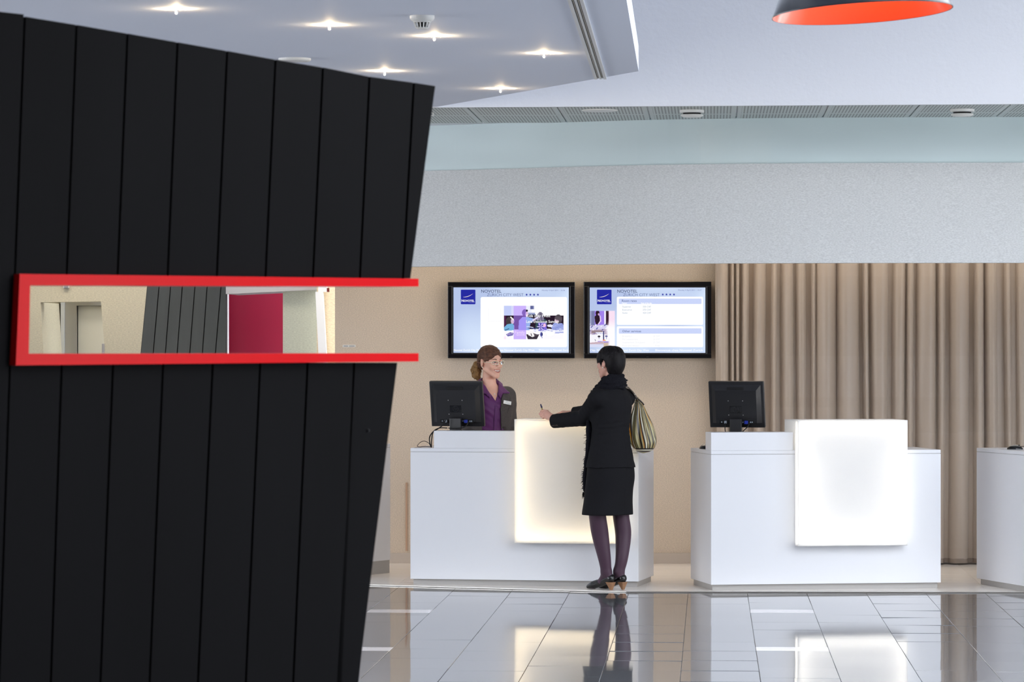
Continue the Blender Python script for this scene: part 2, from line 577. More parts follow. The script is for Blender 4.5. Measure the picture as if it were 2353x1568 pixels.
# bulkhead, high ceiling, lowered ceiling
bh = [Vector((-3.0, 24.79, 0)), Vector((8.5, 23.77, 0))]
struct('wall_bulkhead', wall_strip(MB(), bh, 3.345, 4.9, 0.05), M['bulkhead'])
SK = (1.6, 8.2, 6.5, 19.5)           # unseen roof opening, added and placed to light the desks and fascia
struct('ceiling_high', MB().box(-9, SK[0], -6, 25.2, 4.9, 5.1).box(SK[1], 9, -6, 25.2, 4.9, 5.1).box(SK[0], SK[1], -6, SK[2], 4.9, 5.1).box(SK[0], SK[1], SK[3], 25.2, 4.9, 5.1), M['ceiling_paint'])
gl_ = MB()
for k in range(1, 6):
    y_ = SK[2] + (SK[3] - SK[2]) * k / 6
    gl_.box(SK[0], SK[1], y_ - .03, y_ + .03, 4.95, 5.08)
struct('trim_8', gl_, M['white_paint'])
struct('wall_front', MB().box(-9, 9, -6.2, -6, -.3, 5.1), mat('taupe_paint', rgb(120, 108, 98), .6))
struct('trim_9', MB().box(4.7, 9, -5.98, -5.7, .84, 1.55), M['white_paint'])
LC = [Vector((.052, 6.8, 3.35)), Vector((.75, 21.4, 3.35)), Vector((-.52, 24.6, 3.35)), Vector((-1.35, 26.7, 3.35)), Vector((-9, 30, 3.35)), Vector((-9, 6.8, 3.35))]
lowc = MB().prism(LC, (0, 0, .15))
struct('ceiling_lowered', lowc, M['ceiling_paint'])
# outer walls and the far left lobby
lwin = MB().box(-9.2, -9, -6, 13.0, -.3, 5.1).box(-9.2, -9, 25.5, 36, -.3, 5.1).box(-9.2, -9, 13.0, 25.5, 3.2, 5.1).box(-9.2, -9, 13.0, 25.5, -.3, .25)  # window openings added out of view to light the left desk
for y in (16.0, 19.1, 22.2):
    lwin.box(-9.2, -9, y, y + .2, .25, 3.2)
struct('wall_left', lwin, M['white_paint'])
rw = MB()
rw.box(9.0, 9.25, -6, 4.6, -.3, 5.1).box(9.0, 9.25, 6.7, 13.2, -.3, 5.1)
for y in (16.4, 19.6):
    rw.box(9.0, 9.25, y, y + .25, -.3, 5.1)
rw.box(9.0, 9.25, 22.4, 36, -.3, 5.1).box(9.0, 9.25, -6, 22.4, 4.7, 5.1)
struct('wall_right', rw, M['white_paint'])
struct('ceiling_lobby', MB().box(-9, -1.2, 24.0, 36, 3.36, 3.5), M['ceiling_paint'])
struct('wall_far', MB().box(-9, 9, 35.8, 36, -.3, 5.1), M['white_paint'])

def wpt(x, y, Y): return P(x, y, Y)
def slab_px(mb, pts, Y, th):
    """a real wall piece standing at depth Y whose outline is given by pixels; y = 'floor' puts the corner on the floor"""
    poly = []
    for (x, y) in pts:
        p = P(x, y if y != 'f' else HY + EYE * F / Y, Y)
        poly.append(p)
    return mb.prism(poly, (0, th, 0))
Yw = 33.0
fy = HY + EYE * F / Yw                          # 1228
lw = MB()
slab_px(lw, [(-500, fy), (-500, 380), (93 - .0598 * 315, 380), (93, 695), (93 + .0598 * (fy - 695), fy)], Yw, .25)
slab_px(lw, [(232 + .077 * (fy - 695), fy), (232, 693), (232, 380), (360, 380), (360, fy)], Yw, .25)
slab_px(lw, [(93 - .0598 * 315, 380), (93, 695), (232, 693), (232, 380)], Yw, .25)
struct('wall_lift', lw, M['weave_cream'])
# recess of the lift: reveal, head, steel frame and door
rv = MB()
a = [P(93, 695, Yw + .25), P(93 + .0598 * (fy - 695), fy, Yw + .25)]
rv.add([a[0], a[1], a[1] + Vector((.048, 1.25, 0)), a[0] + Vector((.048, 1.25, 0)),
        a[0] + Vector((-.1, 0, 0)), a[1] + Vector((-.1, 0, 0)), a[1] + Vector((-.1, 1.25, 0)), a[0] + Vector((-.1, 1.25, 0))],
       [(0, 1, 2, 3), (4, 7, 6, 5), (0, 3, 7, 4), (1, 5, 6, 2), (0, 4, 5, 1), (3, 2, 6, 7)])
struct('wall_recess', rv, M['weave_cream'])
Yd = 34.4
dn = thing('door_1', 'cream lift door in a grey steel frame, set back behind a slanted wall opening', 'door', P(190, fy, Yd) * 1.0)
dn.location.z = 0
FR[dn.name] = Matrix.Translation(dn.location)
dn['kind'] = 'structure'
zt = P(0, 703, Yd).z
def X(px, Y): return (px - CX) / F * Y
mb = MB().box(X(143, Yd), X(178, Yd), Yd - .08, Yd + .1, 0, zt + .10).box(X(178, Yd), X(330, Yd), Yd - .08, Yd + .1, zt, zt + .10)
mb.build('door_frame', M['steel'], dn)
MB().box(X(143, Yd), X(151, Yd), Yd - .12, Yd - .08, 0, zt + .06).build('frame_lip', M['alu'], dn)
MB().box(X(179.5, Yd), X(262, Yd), Yd, Yd + .04, 0, zt - .003).build('door_leaf', M['door_cream'], dn)
MB().box(X(262.6, Yd), X(330, Yd), Yd, Yd + .04, 0, zt - .003).build('door_leaf', M['door_cream'], dn)
struct('wall_lift_back', MB().box(X(20, Yd), X(400, Yd), Yd + .1, Yd + .2, 0, 3.4), M['weave_cream'])
# call panel at the opening
o = thing('lift_call_panel', 'small grey call panel on the right edge of the lift opening', 'panel', (X(237.5, Yw), Yw, 1.2))
MB().bbox(X(234.5, Yw), X(240.5, Yw), Yw - .02, Yw, P(0, 830, Yw).z, P(0, 790, Yw).z, r=.004).build('plate', M['plinth'], o)
MB().lathe([(0, .006), (.008, .006), (.009, 0)], Matrix.Translation((X(237.5, Yw), Yw - .02, P(0, 812, Yw).z)) @ Matrix.Rotation(math.pi / 2, 4, 'X'), 12).build('button', M['steel'], o)
# small device high on that wall
o = thing('wall_sensor', 'small white sensor box high on the cream wall above the lift', 'sensor', P(153, 660, Yw))
MB().bbox(X(146, Yw), X(160, Yw), Yw - .05, Yw, P(0, 663, Yw).z, P(0, 646, Yw).z, r=.008).build('housing', M['white_plastic'], o)
MB().bbox(X(149, Yw), X(158, Yw), Yw - .056, Yw - .05, P(0, 661.5, Yw).z, P(0, 656, Yw).z, r=.002).build('lens_window', M['port_grey'], o)

# grey slatted wall standing askew in the left lobby, one object per board
Ys = 31.0
fs_ = HY + EYE * F / Ys
sw = thing('slatted_partition', 'dark grey boarded slanting partition seen through the window slot', 'partition', (X(430, Ys), Ys, 0))
tops = [338, 365.5, 392, 419, 448, 476, 508, 520]
bots = [323, 352, 380, 407, 436, 465, 495, 519]
def at(k, y):
    return tops[k] + (bots[k] - tops[k]) * (y - 657) / 155.0
ytop = HY - (2.5 - EYE) * F / Ys
core = MB()
slab_px(core, [(at(0, fs_), fs_), (at(0, ytop), ytop), (520, ytop), (519, fs_)], Ys + .022, .10)
core.build('core', M['dark_core'], sw)
for k in range(7):
    g = 1.1
    slab_px(MB(), [(at(k, fs_) + g, fs_), (at(k, ytop) + g, ytop), (at(k + 1, ytop) - g, ytop), (at(k + 1, fs_) - g, fs_)], Ys, .02).build('plank', M['dark_plank'], sw)

Yr = 31.6
rdw = MB()
slab_px(rdw, [(524, HY + EYE * F / Yr), (524, 560), (650, 560), (650, HY + EYE * F / Yr)], Yr, .12)
struct('wall_red', rdw, M['red_wall'])
struct('trim_4', MB().box(X(519, 31.3), X(525, 31.3), 31.2, 31.35, 0, P(0, 640, 31.3).z), M['white_paint'])
bm_ = MB().prism([P(519, 676, 30.35), P(519, 600, 30.35), P(731, 600, 30.25), P(731, 666, 30.25)], (0.05, .75, 0))
struct('trim_5', bm_, M['grey_paint'])
gw = MB()
Yg = 30.4
slab_px(gw, [(650, HY + EYE * F / Yg), (650, 600), (716, 600), (726, 671), (762, HY + EYE * F / Yg)], Yg, .1)
struct('wall_lobby', gw, M['weave_green'])
Yp = 29.9
wp = MB()
fp_ = HY + EYE * F / Yp
slab_px(wp, [(724.6 + (fp_ - 671) * .05, fp_), (724.6, 671), (742, 671), (742 + (fp_ - 671) * .055, fp_)], Yp, .12)
slab_px(wp, [(731, 671), (731, 600), (751, 600), (751, 671)], Yp, .12)
struct('trim_6', wp, M['white_paint'])
struct('trim_7', MB().box(X(751, Yp), X(756.5, Yp), Yp, Yp + .05, P(0, 671, Yp).z, P(0, 662, Yp).z), mat('maroon', rgb(110, 30, 24), .5))
struct('wall_corner', MB().box(X(728, 30.05), X(775, 30.05), 30.05, 30.2, 0, 3.35), mat('woven_wallpaper_corner', rgb(240, 222, 190), 0.7, noise=((55, 55, 190), 0.14, 3.0)))

# label plate on the beige wall
o = thing('door_sign', 'tiny white printed label plate on the beige wall, seen through the window slot', 'sign', P(802, 795.5, NW))
MB().bbox(X(787.5, NW), X(817, NW), NW - .006, NW, P(0, 798, NW).z, P(0, 793, NW).z, r=.001, seg=1).build('plate', M['white_plastic'], o)
mb = MB()
for a, b in ((789.5, 800), (802, 815)):
    mb.box(X(a, NW), X(b, NW), NW - .0068, NW - .006, P(0, 796, NW).z, P(0, 794.9, NW).z)
mb.build('lettering', M['black_plastic'], o)

# ================================================================== CURTAIN
folds = [(1650, 1673), (1678, 1687), (1690, 1698), (1704, 1720), (1734, 1760), (1775, 1787), (1799, 1822), (1831, 1849), (1863, 1872),
         (1873, 1919), (1926, 1972), (1984, 1995), (2002, 2038), (2054, 2081), (2087, 2102), (2112, 2149), (2156, 2171), (2185, 2224), (2240, 2261),
         (2266, 2290), (2309, 2321), (2337, 2356), (2366, 2390), (2402, 2440), (2452, 2470), (2480, 2520), (2530, 2560)]
YC = 28.42
NX, NZ = 1400, 26
xs = np.linspace(X(1646, YC), X(2560, YC), NX)
pxs = CX + F * xs / YC
prof = np.zeros(NX)
for i, (a, b) in enumerate(folds):
    c, hw = (a + b) / 2, (b - a) / 2
    t = (pxs - c) / (hw * 1.18)
    prof = np.maximum(prof, np.where(np.abs(t) < 1, (1 - np.abs(t) ** 2.6) ** 0.7, 0) * (0.075 + 0.0014 * min(hw, 24)))
zs = np.linspace(0.028, 2.97, NZ)
mb = MB()
vv = []
rr = np.random.default_rng(3)
ph = rr.uniform(0, 6.28, 8)
for j, z in enumerate(zs):
    t = z / 2.97
    sway = 0.018 * np.sin(xs * 5.1 + ph[0] + 1.6 * t) * (1 - t) + 0.010 * np.sin(xs * 11.3 + ph[1] - 2.2 * t)
    crease = 0.010 * np.sin(xs * 41 + 2.4 * np.sin(xs * 3) + ph[2]) * (0.3 + 0.7 * np.abs(np.sin(2.2 * t + xs * 1.7)))
    amp = 0.92 + 0.12 * np.sin(xs * 7 + 3 * t)
    for i in range(NX):
        vv.append((xs[i] + sway[i] * .6, YC + .05 - prof[i] * amp[i] - crease[i] * (0.4 + prof[i] * 6), z + (0.006 * math.sin(xs[i] * 40) if j == 0 else 0)))
ff = [(j * NX + i, j * NX + i + 1, (j + 1) * NX + i + 1, (j + 1) * NX + i) for j in range(NZ - 1) for i in range(NX - 1)]
mb.add(vv, ff)
M['curtain'] = mat('satin_curtain', rgb(180, 165, 150), 0.38, spec=0.45, sheen=0.3)
cu = mb.build('curtain', M['curtain'], smooth=True, fix=False)
tag(cu, 'long taupe satin curtain hanging in deep folds behind the right-hand desks', 'curtain')
hm = MB()
zs2 = [0.014, 0.034, 0.05]
hv = []
for j, z in enumerate(zs2):
    for i in range(0, NX, 2):
        hv.append((vv[i][0], vv[i][1] - (.006 if j < 2 else .002) - 0.004 * math.sin(xs[i] * 60 + j * 2), z))
n2 = len(range(0, NX, 2))
hm.add(hv, [(j * n2 + i, j * n2 + i + 1, (j + 1) * n2 + i + 1, (j + 1) * n2 + i) for j in range(2) for i in range(n2 - 1)])
hm.build('hem', mat('curtain_hem', rgb(140, 126, 114), .6), cu, smooth=True, fix=False)
struct('window_2', MB().flat([(X(1790, 28.12), 28.12, 0.001), (5.2, 28.12, 0.001), (5.2, 28.12, 2.97), (X(1790, 28.12), 28.12, 2.97)]), M['pane'])

# ================================================================== BLACK BOARDED WALL WITH RED SLOT
def YB(x): return 8.8 / (1 - 9.3e-5 * x)
def B(x, y, d=0.0):
    """point on the front plane of the boarded wall, d behind it"""
    p = P(x, y, YB(x))
    return p + BN * d
_p0, _p1 = P(0, HY, YB(0)), P(1000, HY, YB(1000))
BU = (_p1 - _p0).normalized()
BN = Vector((-BU.y, BU.x, 0))
bwall = thing('boarded_wall', 'black vertically boarded slanting wall in front with a long window slot', 'partition', (P(500, HY, YB(500)).x, YB(500), 0))
top_y = lambda x: 30 + (x * 0.166 if x < 1000 else 166)
tp = [(57, 38), (176, 57), (293, 77), (408, 97), (522, 117), (633, 137), (742, 155), (849, 176), (951, 190), (1000, 198)]
mu = [34, 153, 270, 385, 498, 610, 719, 827, 926, 943]
ml = [23, 142, 260, 375, 489, 598, 707, 814, 913]
bt = [-2, 117, 231, 344, 455, 565, 674, 783, 823]
SY0, SY1 = 640, 834           # ends of the boards at the slot
def floor_y(x): return HY + EYE * F / YB(x)
def down(i):
    # continue groove i of the lower boards to the floor
    y0, x0, y1, x1 = 838, ml[i], 1568, bt[i]
    x = x1
    for _ in range(6):
        x = x0 + (x1 - x0) * (floor_y(x) - y0) / (y1 - y0)
    return x, floor_y(x) - 2
g = 2.4
mid = MB()
def board(poly, name='plank', d0=0.0, th=.018, m=M['black_wood']):
    return MB().prism([B(x, y, d0) for x, y in poly], BN * th).build(name, m, bwall)
for i in range(9):
    (xa, ya), (xb, yb) = tp[i], tp[i + 1]
    board([(mu[i] + g, SY0), (xa + g, ya + .5), (xb - (g if i < 8 else 0), yb), (mu[i + 1] - (g if i < 8 else 0), SY0)])
for i in range(8):
    xa, ya = down(i); xb, yb = down(i + 1)
    board([(xa + g, ya), (ml[i] + g, SY1), (ml[i + 1] - (g if i < 7 else 0), SY1), (xb - (g if i < 7 else 0), yb)])
# boards left of the slot, full height
xa, ya = down(0)
left0 = [(57, 33), (34, 636), (23, 838), (-2, 1568), (xa, ya)]
prev = [(x - g, y) for x, y in left0]
nxt = [(x - 118, y) for x, y in left0]
nxt[0] = (-62, 20)
board([prev[4], prev[3], prev[2], prev[1], prev[0], nxt[0], nxt[1], nxt[2], nxt[3], (nxt[4][0], floor_y(nxt[4][0]) - 2)])
n2_ = [(x - 300, y) for x, y in nxt]
n2_[0] = (-380, -20)
board([(nxt[4][0] - g, floor_y(nxt[4][0]) - 2), (nxt[3][0] - g, nxt[3][1]), (nxt[2][0] - g, nxt[2][1]), (nxt[1][0] - g, nxt[1][1]), (nxt[0][0] - g, 20), n2_[0], n2_[1], n2_[2], n2_[3], (n2_[4][0], floor_y(n2_[4][0]) - 2)])
# dark carcass behind the boards
def carcass(poly):
    mid.prism([B(x, y, .0185) for x, y in poly], BN * .11)
carcass([(36, SY0), (57, 42), (996, 199), (941, SY0)])
xa, ya = down(8); x0, y0 = down(0)
carcass([(x0, y0), (25, SY1), (911, SY1), (xa - 2, ya)])
carcass([(x0 - 400, floor_y(x0 - 400) - 2), (-380, -16), (57, 42), (28, SY0 + 40), (26, SY1), (x0, y0)])
mid.build('carcass', M['black_core'], bwall)
# red frame around the slot, open to the right
sf = tag(MB().build('slot_frame', None) if False else thing('window_slot_frame', 'glossy red frame lining the long slot in the black wall, open at its end', 'frame', (B(480, 735).x, B(480, 735).y, 0)))
fo = -.022
def bar(poly, th=.165):
    return MB().prism([B(x, y, fo) for x, y in poly], BN * th).build('frame_bar', M['red_lacquer'], sf)
bar([(58, 656), (34, 630), (950, 641), (950, 659)])
bar([(34, 630), (58, 656), (55, 813), (25, 840)])
bar([(25, 840), (55, 813), (950, 812), (950, 831)])
# tiny screw cap seen low on the boards
MB().lathe([(0, .003), (.004, .003), (.005, 0)], Matrix.Translation(B(845, 990, 0)) @ Matrix.Rotation(math.pi / 2, 4, 'X'), 12).build('screw_cap', M['black_plastic'], bwall)

# ================================================================== DESKS
def make_desk(name, label, loc, rotz, W=1.665, D=.71, H=.985, z0=.041, group='white reception desks', plinth_in=(.016, .03)):
    t = thing(name, label, 'desk', loc, rotz, group)
    MB().bbox(0, W, 0, D, z0, H - .0285, r=.0015, seg=1).build('body', M['desk_white'], t, local=True)
    MB().bbox(0, W, 0, D, H - .026, H, r=.002, seg=1).build('worktop', M['desk_white'], t, local=True)
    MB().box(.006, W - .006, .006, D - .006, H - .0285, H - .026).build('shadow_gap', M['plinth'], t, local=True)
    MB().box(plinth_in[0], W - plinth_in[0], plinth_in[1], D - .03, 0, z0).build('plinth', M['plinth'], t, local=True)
    return t
A_R, A_L = math.radians(8.8), math.radians(-11.0)
deskR = make_desk('reception_desk', 'white reception desk with a glowing panel in front of the taupe curtain', (1.400, 25.40, 0), A_R)
deskL = make_desk('reception_desk', 'white reception desk with a glowing panel, receptionist standing behind it', (-.733, 26.06, 0), A_L)
make_desk('reception_desk', 'white reception desk cut off by the right edge of the photo, mouse on top', (3.605, 25.17, 0), math.radians(14.5), W=1.66, D=.98, plinth_in=(.02, .03))
dk = Matrix.Rotation(math.radians(59), 4, 'Z')
make_desk('reception_cabinet', 'white cabinet mostly hidden behind the black boarded wall', (X(897, 27.4) - .9 * math.cos(math.radians(59)), 27.4 - .9 * math.sin(math.radians(59)), 0), math.radians(59), W=.9, D=.5, H=.98, z0=.098, group='white reception desks', plinth_in=(.006, .004))['category'] = 'cabinet'

# desk-top shelves
def desk_shelf(desk, label, rotz, u0, u1, z0, z1, d):
    o = thing('desk_shelf', label, 'shelf', frame(desk) @ Vector((u0, 0, z0)), rotz, 'raised white desk shelves')
    mb = MB().bbox(0, u1 - u0, 0, .018, 0, z1 - z0, r=.0012, seg=1)
    mb.build('front_panel', M['desk_white'], o, local=True)
    MB().bbox(0, .018, .0182, d, 0, z1 - z0, r=.0012, seg=1).build('side_panel', M['desk_white'], o, local=True)
    MB().bbox(u1 - u0 - .018, u1 - u0, .0182, d, 0, z1 - z0, r=.0012, seg=1).build('side_panel', M['desk_white'], o, local=True)
    MB().bbox(.0182, u1 - u0 - .0182, .0182, d, z1 - z0 - .02, z1 - z0, r=.0012, seg=1).build('top_panel', M['desk_white'], o, local=True)
    return o
desk_shelf(deskR, 'raised white shelf on the desk before the curtain', A_R, 0.0, .590, .9855, 1.113, .19)
desk_shelf(deskL, 'raised white shelf on the desk of the receptionist', A_L, .173, .775, .9855, 1.110, .19)

# light boxes
def light_box(desk, label, rotz, u0, u1, z0, z1, d, p, power, col):
    o = thing('light_box', label, 'light box', frame(desk) @ Vector((u0, -p, z0)), rotz, 'glowing panels of the desks')
    W, H = u1 - u0, z1 - z0
    t = .008
    # the part in front of the desk reaches down, the part on top of the desk stands on the worktop
    zt = 0.9865 - z0
    MB().bbox(0, W, 0, t, 0, H, r=.002, seg=1).build('front_panel', M['opal'], o, local=True)
    MB().bbox(0, t, t + .0004, p - .002, 0, H, r=.001, seg=1).bbox(0, t, p - .002, d, zt, H, r=.001, seg=1).build('side_panel', M['opal'], o, local=True)
    MB().bbox(W - t, W, t + .0004, p - .002, 0, H, r=.001, seg=1).bbox(W - t, W, p - .002, d, zt, H, r=.001, seg=1).build('side_panel', M['opal'], o, local=True)
    MB().bbox(t, W - t, t + .0004, d, H - t, H, r=.001, seg=1).build('top_panel', M['opal'], o, local=True)
    MB().box(t, W - t, t + .0004, p - .002, 0, .012).build('bottom_panel', M['desk_white'], o, local=True)
    MB().box(t, W - t, p - .010, p - .002, .012, zt).build('back_panel', M['desk_white'], o, local=True)
    MB().box(t, W - t, d - .008, d, zt + .002, H - t).build('back_panel', M['desk_white'], o, local=True)
    # LED strips round the inside
    s = MB()
    yy0, yy1 = .040, .060
    s.box(.018, .030, yy0, yy1, .03, H - .03).box(W - .030, W - .018, yy0, yy1, .03, H - .03)
    s.box(.04, W - .04, yy0, yy1, .020, .032).box(.04, W - .04, yy0, yy1, H - .034, H - .022)
    s.build('led_strip', glow('led_' + str(power), col, power), o, local=True)
    return o
light_box(deskR, 'brightly glowing white light box on the desk before the curtain', A_R, .6036, 1.396, .313, 1.198, .42, .1, 44.0, (1.0, .93, .80, 1))
light_box(deskL, 'warm yellowish glowing light box on the desk where the customer stands', A_L, .783, 1.573, .313, 1.198, .42, .1, 31.0, (1.0, .80, .50, 1))

# ================================================================== MONITORS
def text_mesh(s, bold=0.0):
    c = bpy.data.curves.new('t', 'FONT')
    c.body = s
    c.size = 1.0
    c.offset = bold
    c.resolution_u = 3
    o = bpy.data.objects.new('t', c)
    COL.objects.link(o)
    dg = bpy.context.evaluated_depsgraph_get()
    me = bpy.data.meshes.new_from_object(o.evaluated_get(dg))
    bpy.data.objects.remove(o)
    v = np.array([p.co[:] for p in me.vertices])
    f = [tuple(p.vertices) for p in me.polygons]
    bpy.data.meshes.remove(me)
    return v, f

_tc = {}
def add_text(mb, s, x0, x1, zb, cap, y, bold=0.0, flip=1):
    """letters s fitted between x0 and x1, baseline zb, capital height cap, on the plane y (local x/z)"""
    key = (s, bold)
    if key not in _tc: _tc[key] = text_mesh(s, bold)
    v, f = _tc[key]
    capu = 0.685
    a, b = v[:, 0].min(), v[:, 0].max()
    k = (x1 - x0) / (b - a)
    return mb.add([((x0 + (p[0] - a) * k), y, zb + p[1] * cap / capu) for p in v], f)

def make_monitor(label, loc, yaw, tilt, desk_z):
    t = thing('monitor', label, 'monitor', loc, yaw, 'black desk monitors')
    W, H, D = .402, .338, .026
    hz = loc[2]
    R_ = Matrix.Rotation(tilt, 4, 'X')
    # local: back of the screen faces -Y
    MB().bbox(-W / 2, W / 2, -.012, .020, -H / 2, H / 2, r=.006, seg=3, M=R_).build('bezel', M['black_plastic'], t, local=True, smooth=False)
    MB().box(-W / 2 + .018, W / 2 - .018, .0202, .021, -H / 2 + .02, H / 2 - .018, M=R_).build('screen', M['black_gloss'], t, local=True)
    # hollowed back shell
    a, b = (W / 2 - .022, H / 2 - .024), (W / 2 - .052, H / 2 - .060)
    mb = MB()
    y0, y1 = -.012, -.040
    mb.add([(-a[0], y0, -a[1] + .01), (a[0], y0, -a[1] + .01), (a[0], y0, a[1]), (-a[0], y0, a[1]),
            (-b[0], y1, -b[1] - .02), (b[0], y1, -b[1] - .02), (b[0], y1, b[1]), (-b[0], y1, b[1])],
           [(0, 1, 5, 4), (1, 2, 6, 5), (2, 3, 7, 6), (3, 0, 4, 7), (4, 5, 6, 7)])
    mb.v = [R_ @ p for p in mb.v]
    mb.build('back_shell', M['black_plastic'], t, local=True)
    MB().bbox(-.062, .058, -.0385, -.024, .108, .133, r=.004, M=R_).build('handle', M['black_matt'], t, local=True)
    # badge and letters
    bd = MB()
    bd.bbox(-.045, .040, -.0425, -.0402, -.055, -.004, r=.002, seg=1, M=R_)
    bdo = bd.build('badge', M['black_gloss'], t, local=True)
    rg = MB().tube([R_ @ Vector((-.0025 + .021 * math.cos(q), -.043, -.0295 + .021 * math.sin(q))) for q in np.linspace(0, 2 * math.pi, 24, endpoint=False)], .0012, 6, closed=True)
    v0 = len(rg.v)
    add_text(rg, 'hp', -.015, .011, -.036, .021, -.0431)
    rg.v = rg.v[:v0] + [R_ @ Vector((p.x + .18 * (p.z + .03), p.y, p.z)) for p in rg.v[v0:]]
    rg.build('lettering', M['black_plastic'], bdo, local=True)
    for sx in (-.055, .05):
        for sz in (.034, -.070):
            MB().lathe([(0, .0025), (.003, .002), (.0035, 0)], R_ @ Matrix.Translation((sx, -.0400, sz)) @ Matrix.Rotation(math.pi / 2, 4, 'X'), 10).build('screw', M['steel'], t, local=True)
    # connector row
    MB().box(-.125, .125, -.0405, -.030, -.136, -.108, M=R_).build('port_bay', M['black_matt'], t, local=True)
    for px_ in (-.112, -.045, .030, .043, .098, .110):
        MB().box(px_, px_ + .008, -.044, -.040, -.126, -.117, M=R_).build('socket', M['port_grey'], t, local=True)
    MB().bbox(-.088, -.070, -.056, -.040, -.130, -.112, r=.002, M=R_).build('plug', M['port_grey'], t, local=True)
    MB().bbox(.060, .085, -.062, -.040, -.131, -.110, r=.002, M=R_).build('plug', M['blue_plug'], t, local=True)
    # stand
    st = MB().bbox(-.040, .046, -.066, -.038, desk_z - hz + .015, -.105, r=.004)
    st.build('stand', M['black_plastic'], t, local=True)
    MB().bbox(-.115, .115, -.10, .10, desk_z - hz, desk_z - hz + .018, r=.006).build('foot', M['black_plastic'], t, local=True)
    return t
mL = make_monitor('black monitor with its back to us beside the receptionist', (X(1050.5, 26.42), 26.42, P(0, 928, 26.42).z), math.radians(-15), math.radians(12), .9855)
mR = make_monitor('black monitor with its back to us before the curtain', (X(1693.5, 25.85), 25.85, P(0, 929.5, 25.85).z), math.radians(-15), math.radians(12), .9855)

# cables: from the plugs down over the shelf's end and looped on the worktop
ym = 26.33
cb = MB()
cb.tube(curve_pts([P(1024, 966, ym - .02), P(1018, 977, ym - .05), P(1006, 986, ym - .05), P(994, 994, ym - .10), P(987, 1006, ym - .14), P(988, 1020, ym - .16), P(991, 1028, ym - .12)]), .0042)
cb.tube(curve_pts([P(1028, 984, ym - .04), P(1010, 984, ym - .05), P(996, 992, ym - .1), P(992, 1010, ym - .14), P(991, 1027, ym - .12)]), .0038)
tag(cb.build('monitor_cable', M['black_matt'], smooth=True), 'black cables dropping from the monitor at the end of the raised shelf', 'cable')
cb = MB()
cb.tube(curve_pts([P(991, 1027.2, 26.18), P(975, 1026.6, 26.16), P(963, 1027.6, 26.14), P(959, 1025, 26.16), P(966, 1017, 26.22), P(975, 1014, 26.24), P(984, 1018, 26.22), P(989, 1024, 26.2), P(992, 1027, 26.22)]), .0022)
tag(cb.build('looped_wire', M['black_matt'], smooth=True), 'thin wire lying in a loop on the white desk before the cables', 'wire')
cb = MB()
cb.tube(curve_pts([P(1075.5, 969, ym - .03), P(1073, 976, ym - .06), P(1064, 983, ym - .06), P(1044, 985.5, ym - .05), P(1030, 984, ym - .04)]), .0036)
tag(cb.build('video_cable', M['black_matt'], smooth=True), 'black cable running from the blue plug of the monitor beside the receptionist', 'cable')
cb = MB()
yr_ = 25.77
cb.tube(curve_pts([P(1721.5, 971, yr_ - .02), P(1719, 980, yr_ - .05), P(1710, 989, yr_ - .05), P(1700, 1000, yr_ - .02), P(1690, 1024, yr_)]), .0035)
cb.tube(curve_pts([P(1667, 973, yr_ - .02), P(1666, 985, yr_ - .04), P(1668, 1000, yr_ - .03), P(1672, 1024, yr_)]), .0035)
tag(cb.build('monitor_cable', M['black_matt'], smooth=True), 'black cables hanging from the monitor before the curtain', 'cable')
o = thing('paper_packet', 'small reddish packet lying behind the cables at the end of the raised shelf', 'packet', frame(deskL) @ Vector((.15, .25, .9855)), A_L)
MB().bbox(-.012, .035, -.06, .06, 0, .034, r=.004).build('wrapper', M['red_paper'], o, local=True)
MB().bbox(.0, .034, -.07, .03, .0345, .060, r=.004).build('upper_wrapper', mat('pink_paper', rgb(206, 164, 160), .6), o, local=True)

# mice
def make_mouse(label, loc, yaw, cable=None):
    t = thing('computer_mouse', label, 'mouse', loc, yaw, 'computer mice on the desks')
    def dome(sx, sy, sz, z0, seg=24, rings=8):
        mb = MB()
        mb.lathe([(math.cos(q) , math.sin(q)) for q in np.linspace(0, math.pi / 2 - .001, rings)], None, seg)
        mb.v = [Vector((p.x * sx, p.y * sy, z0 + p.z * sz)) for p in mb.v]
        return mb
    dome(.036, .058, .030, .0).build('body', M['black_gloss'], t, local=True, smooth=True)
    dome(.030, .050, .0315, .003).build('top_shell', M['silver'], t, local=True, smooth=True)
    MB().tube([(-.006, -.030, .028), (.006, -.030, .028)], .005, 10).build('wheel', M['black_matt'], t, local=True)
    if cable is not None:
        MB().tube(curve_pts(cable), .002).build('cable', M['black_matt'], t)
    return t
m1 = make_mouse('silver-topped mouse on the desk at the right edge of the photo', (X(2332, 25.72), 25.72, .9855), math.radians(70),
                [P(2318, 1030.5, 25.62), P(2326, 1031, 25.6), P(2338, 1028, 25.62), P(2348, 1026.5, 25.66), P(2365, 1025, 25.7)])
m2 = make_mouse('mouse half hidden behind the raised shelf before the curtain', (X(1619.5, 25.86), 25.86, .9855), math.radians(20))
o = thing('card_reader', 'black device beside the mouse on the desk at the right edge', 'device', (X(2372, 25.72), 25.72, .9855), math.radians(14.5))
MB().bbox(-.03, .06, -.05, .06, 0, .032, r=.008).build('case', M['black_plastic'], o, local=True)
MB().bbox(-.02, .05, -.03, .04, .0322, .035, r=.001, seg=1).build('keypad', M['black_gloss'], o, local=True)
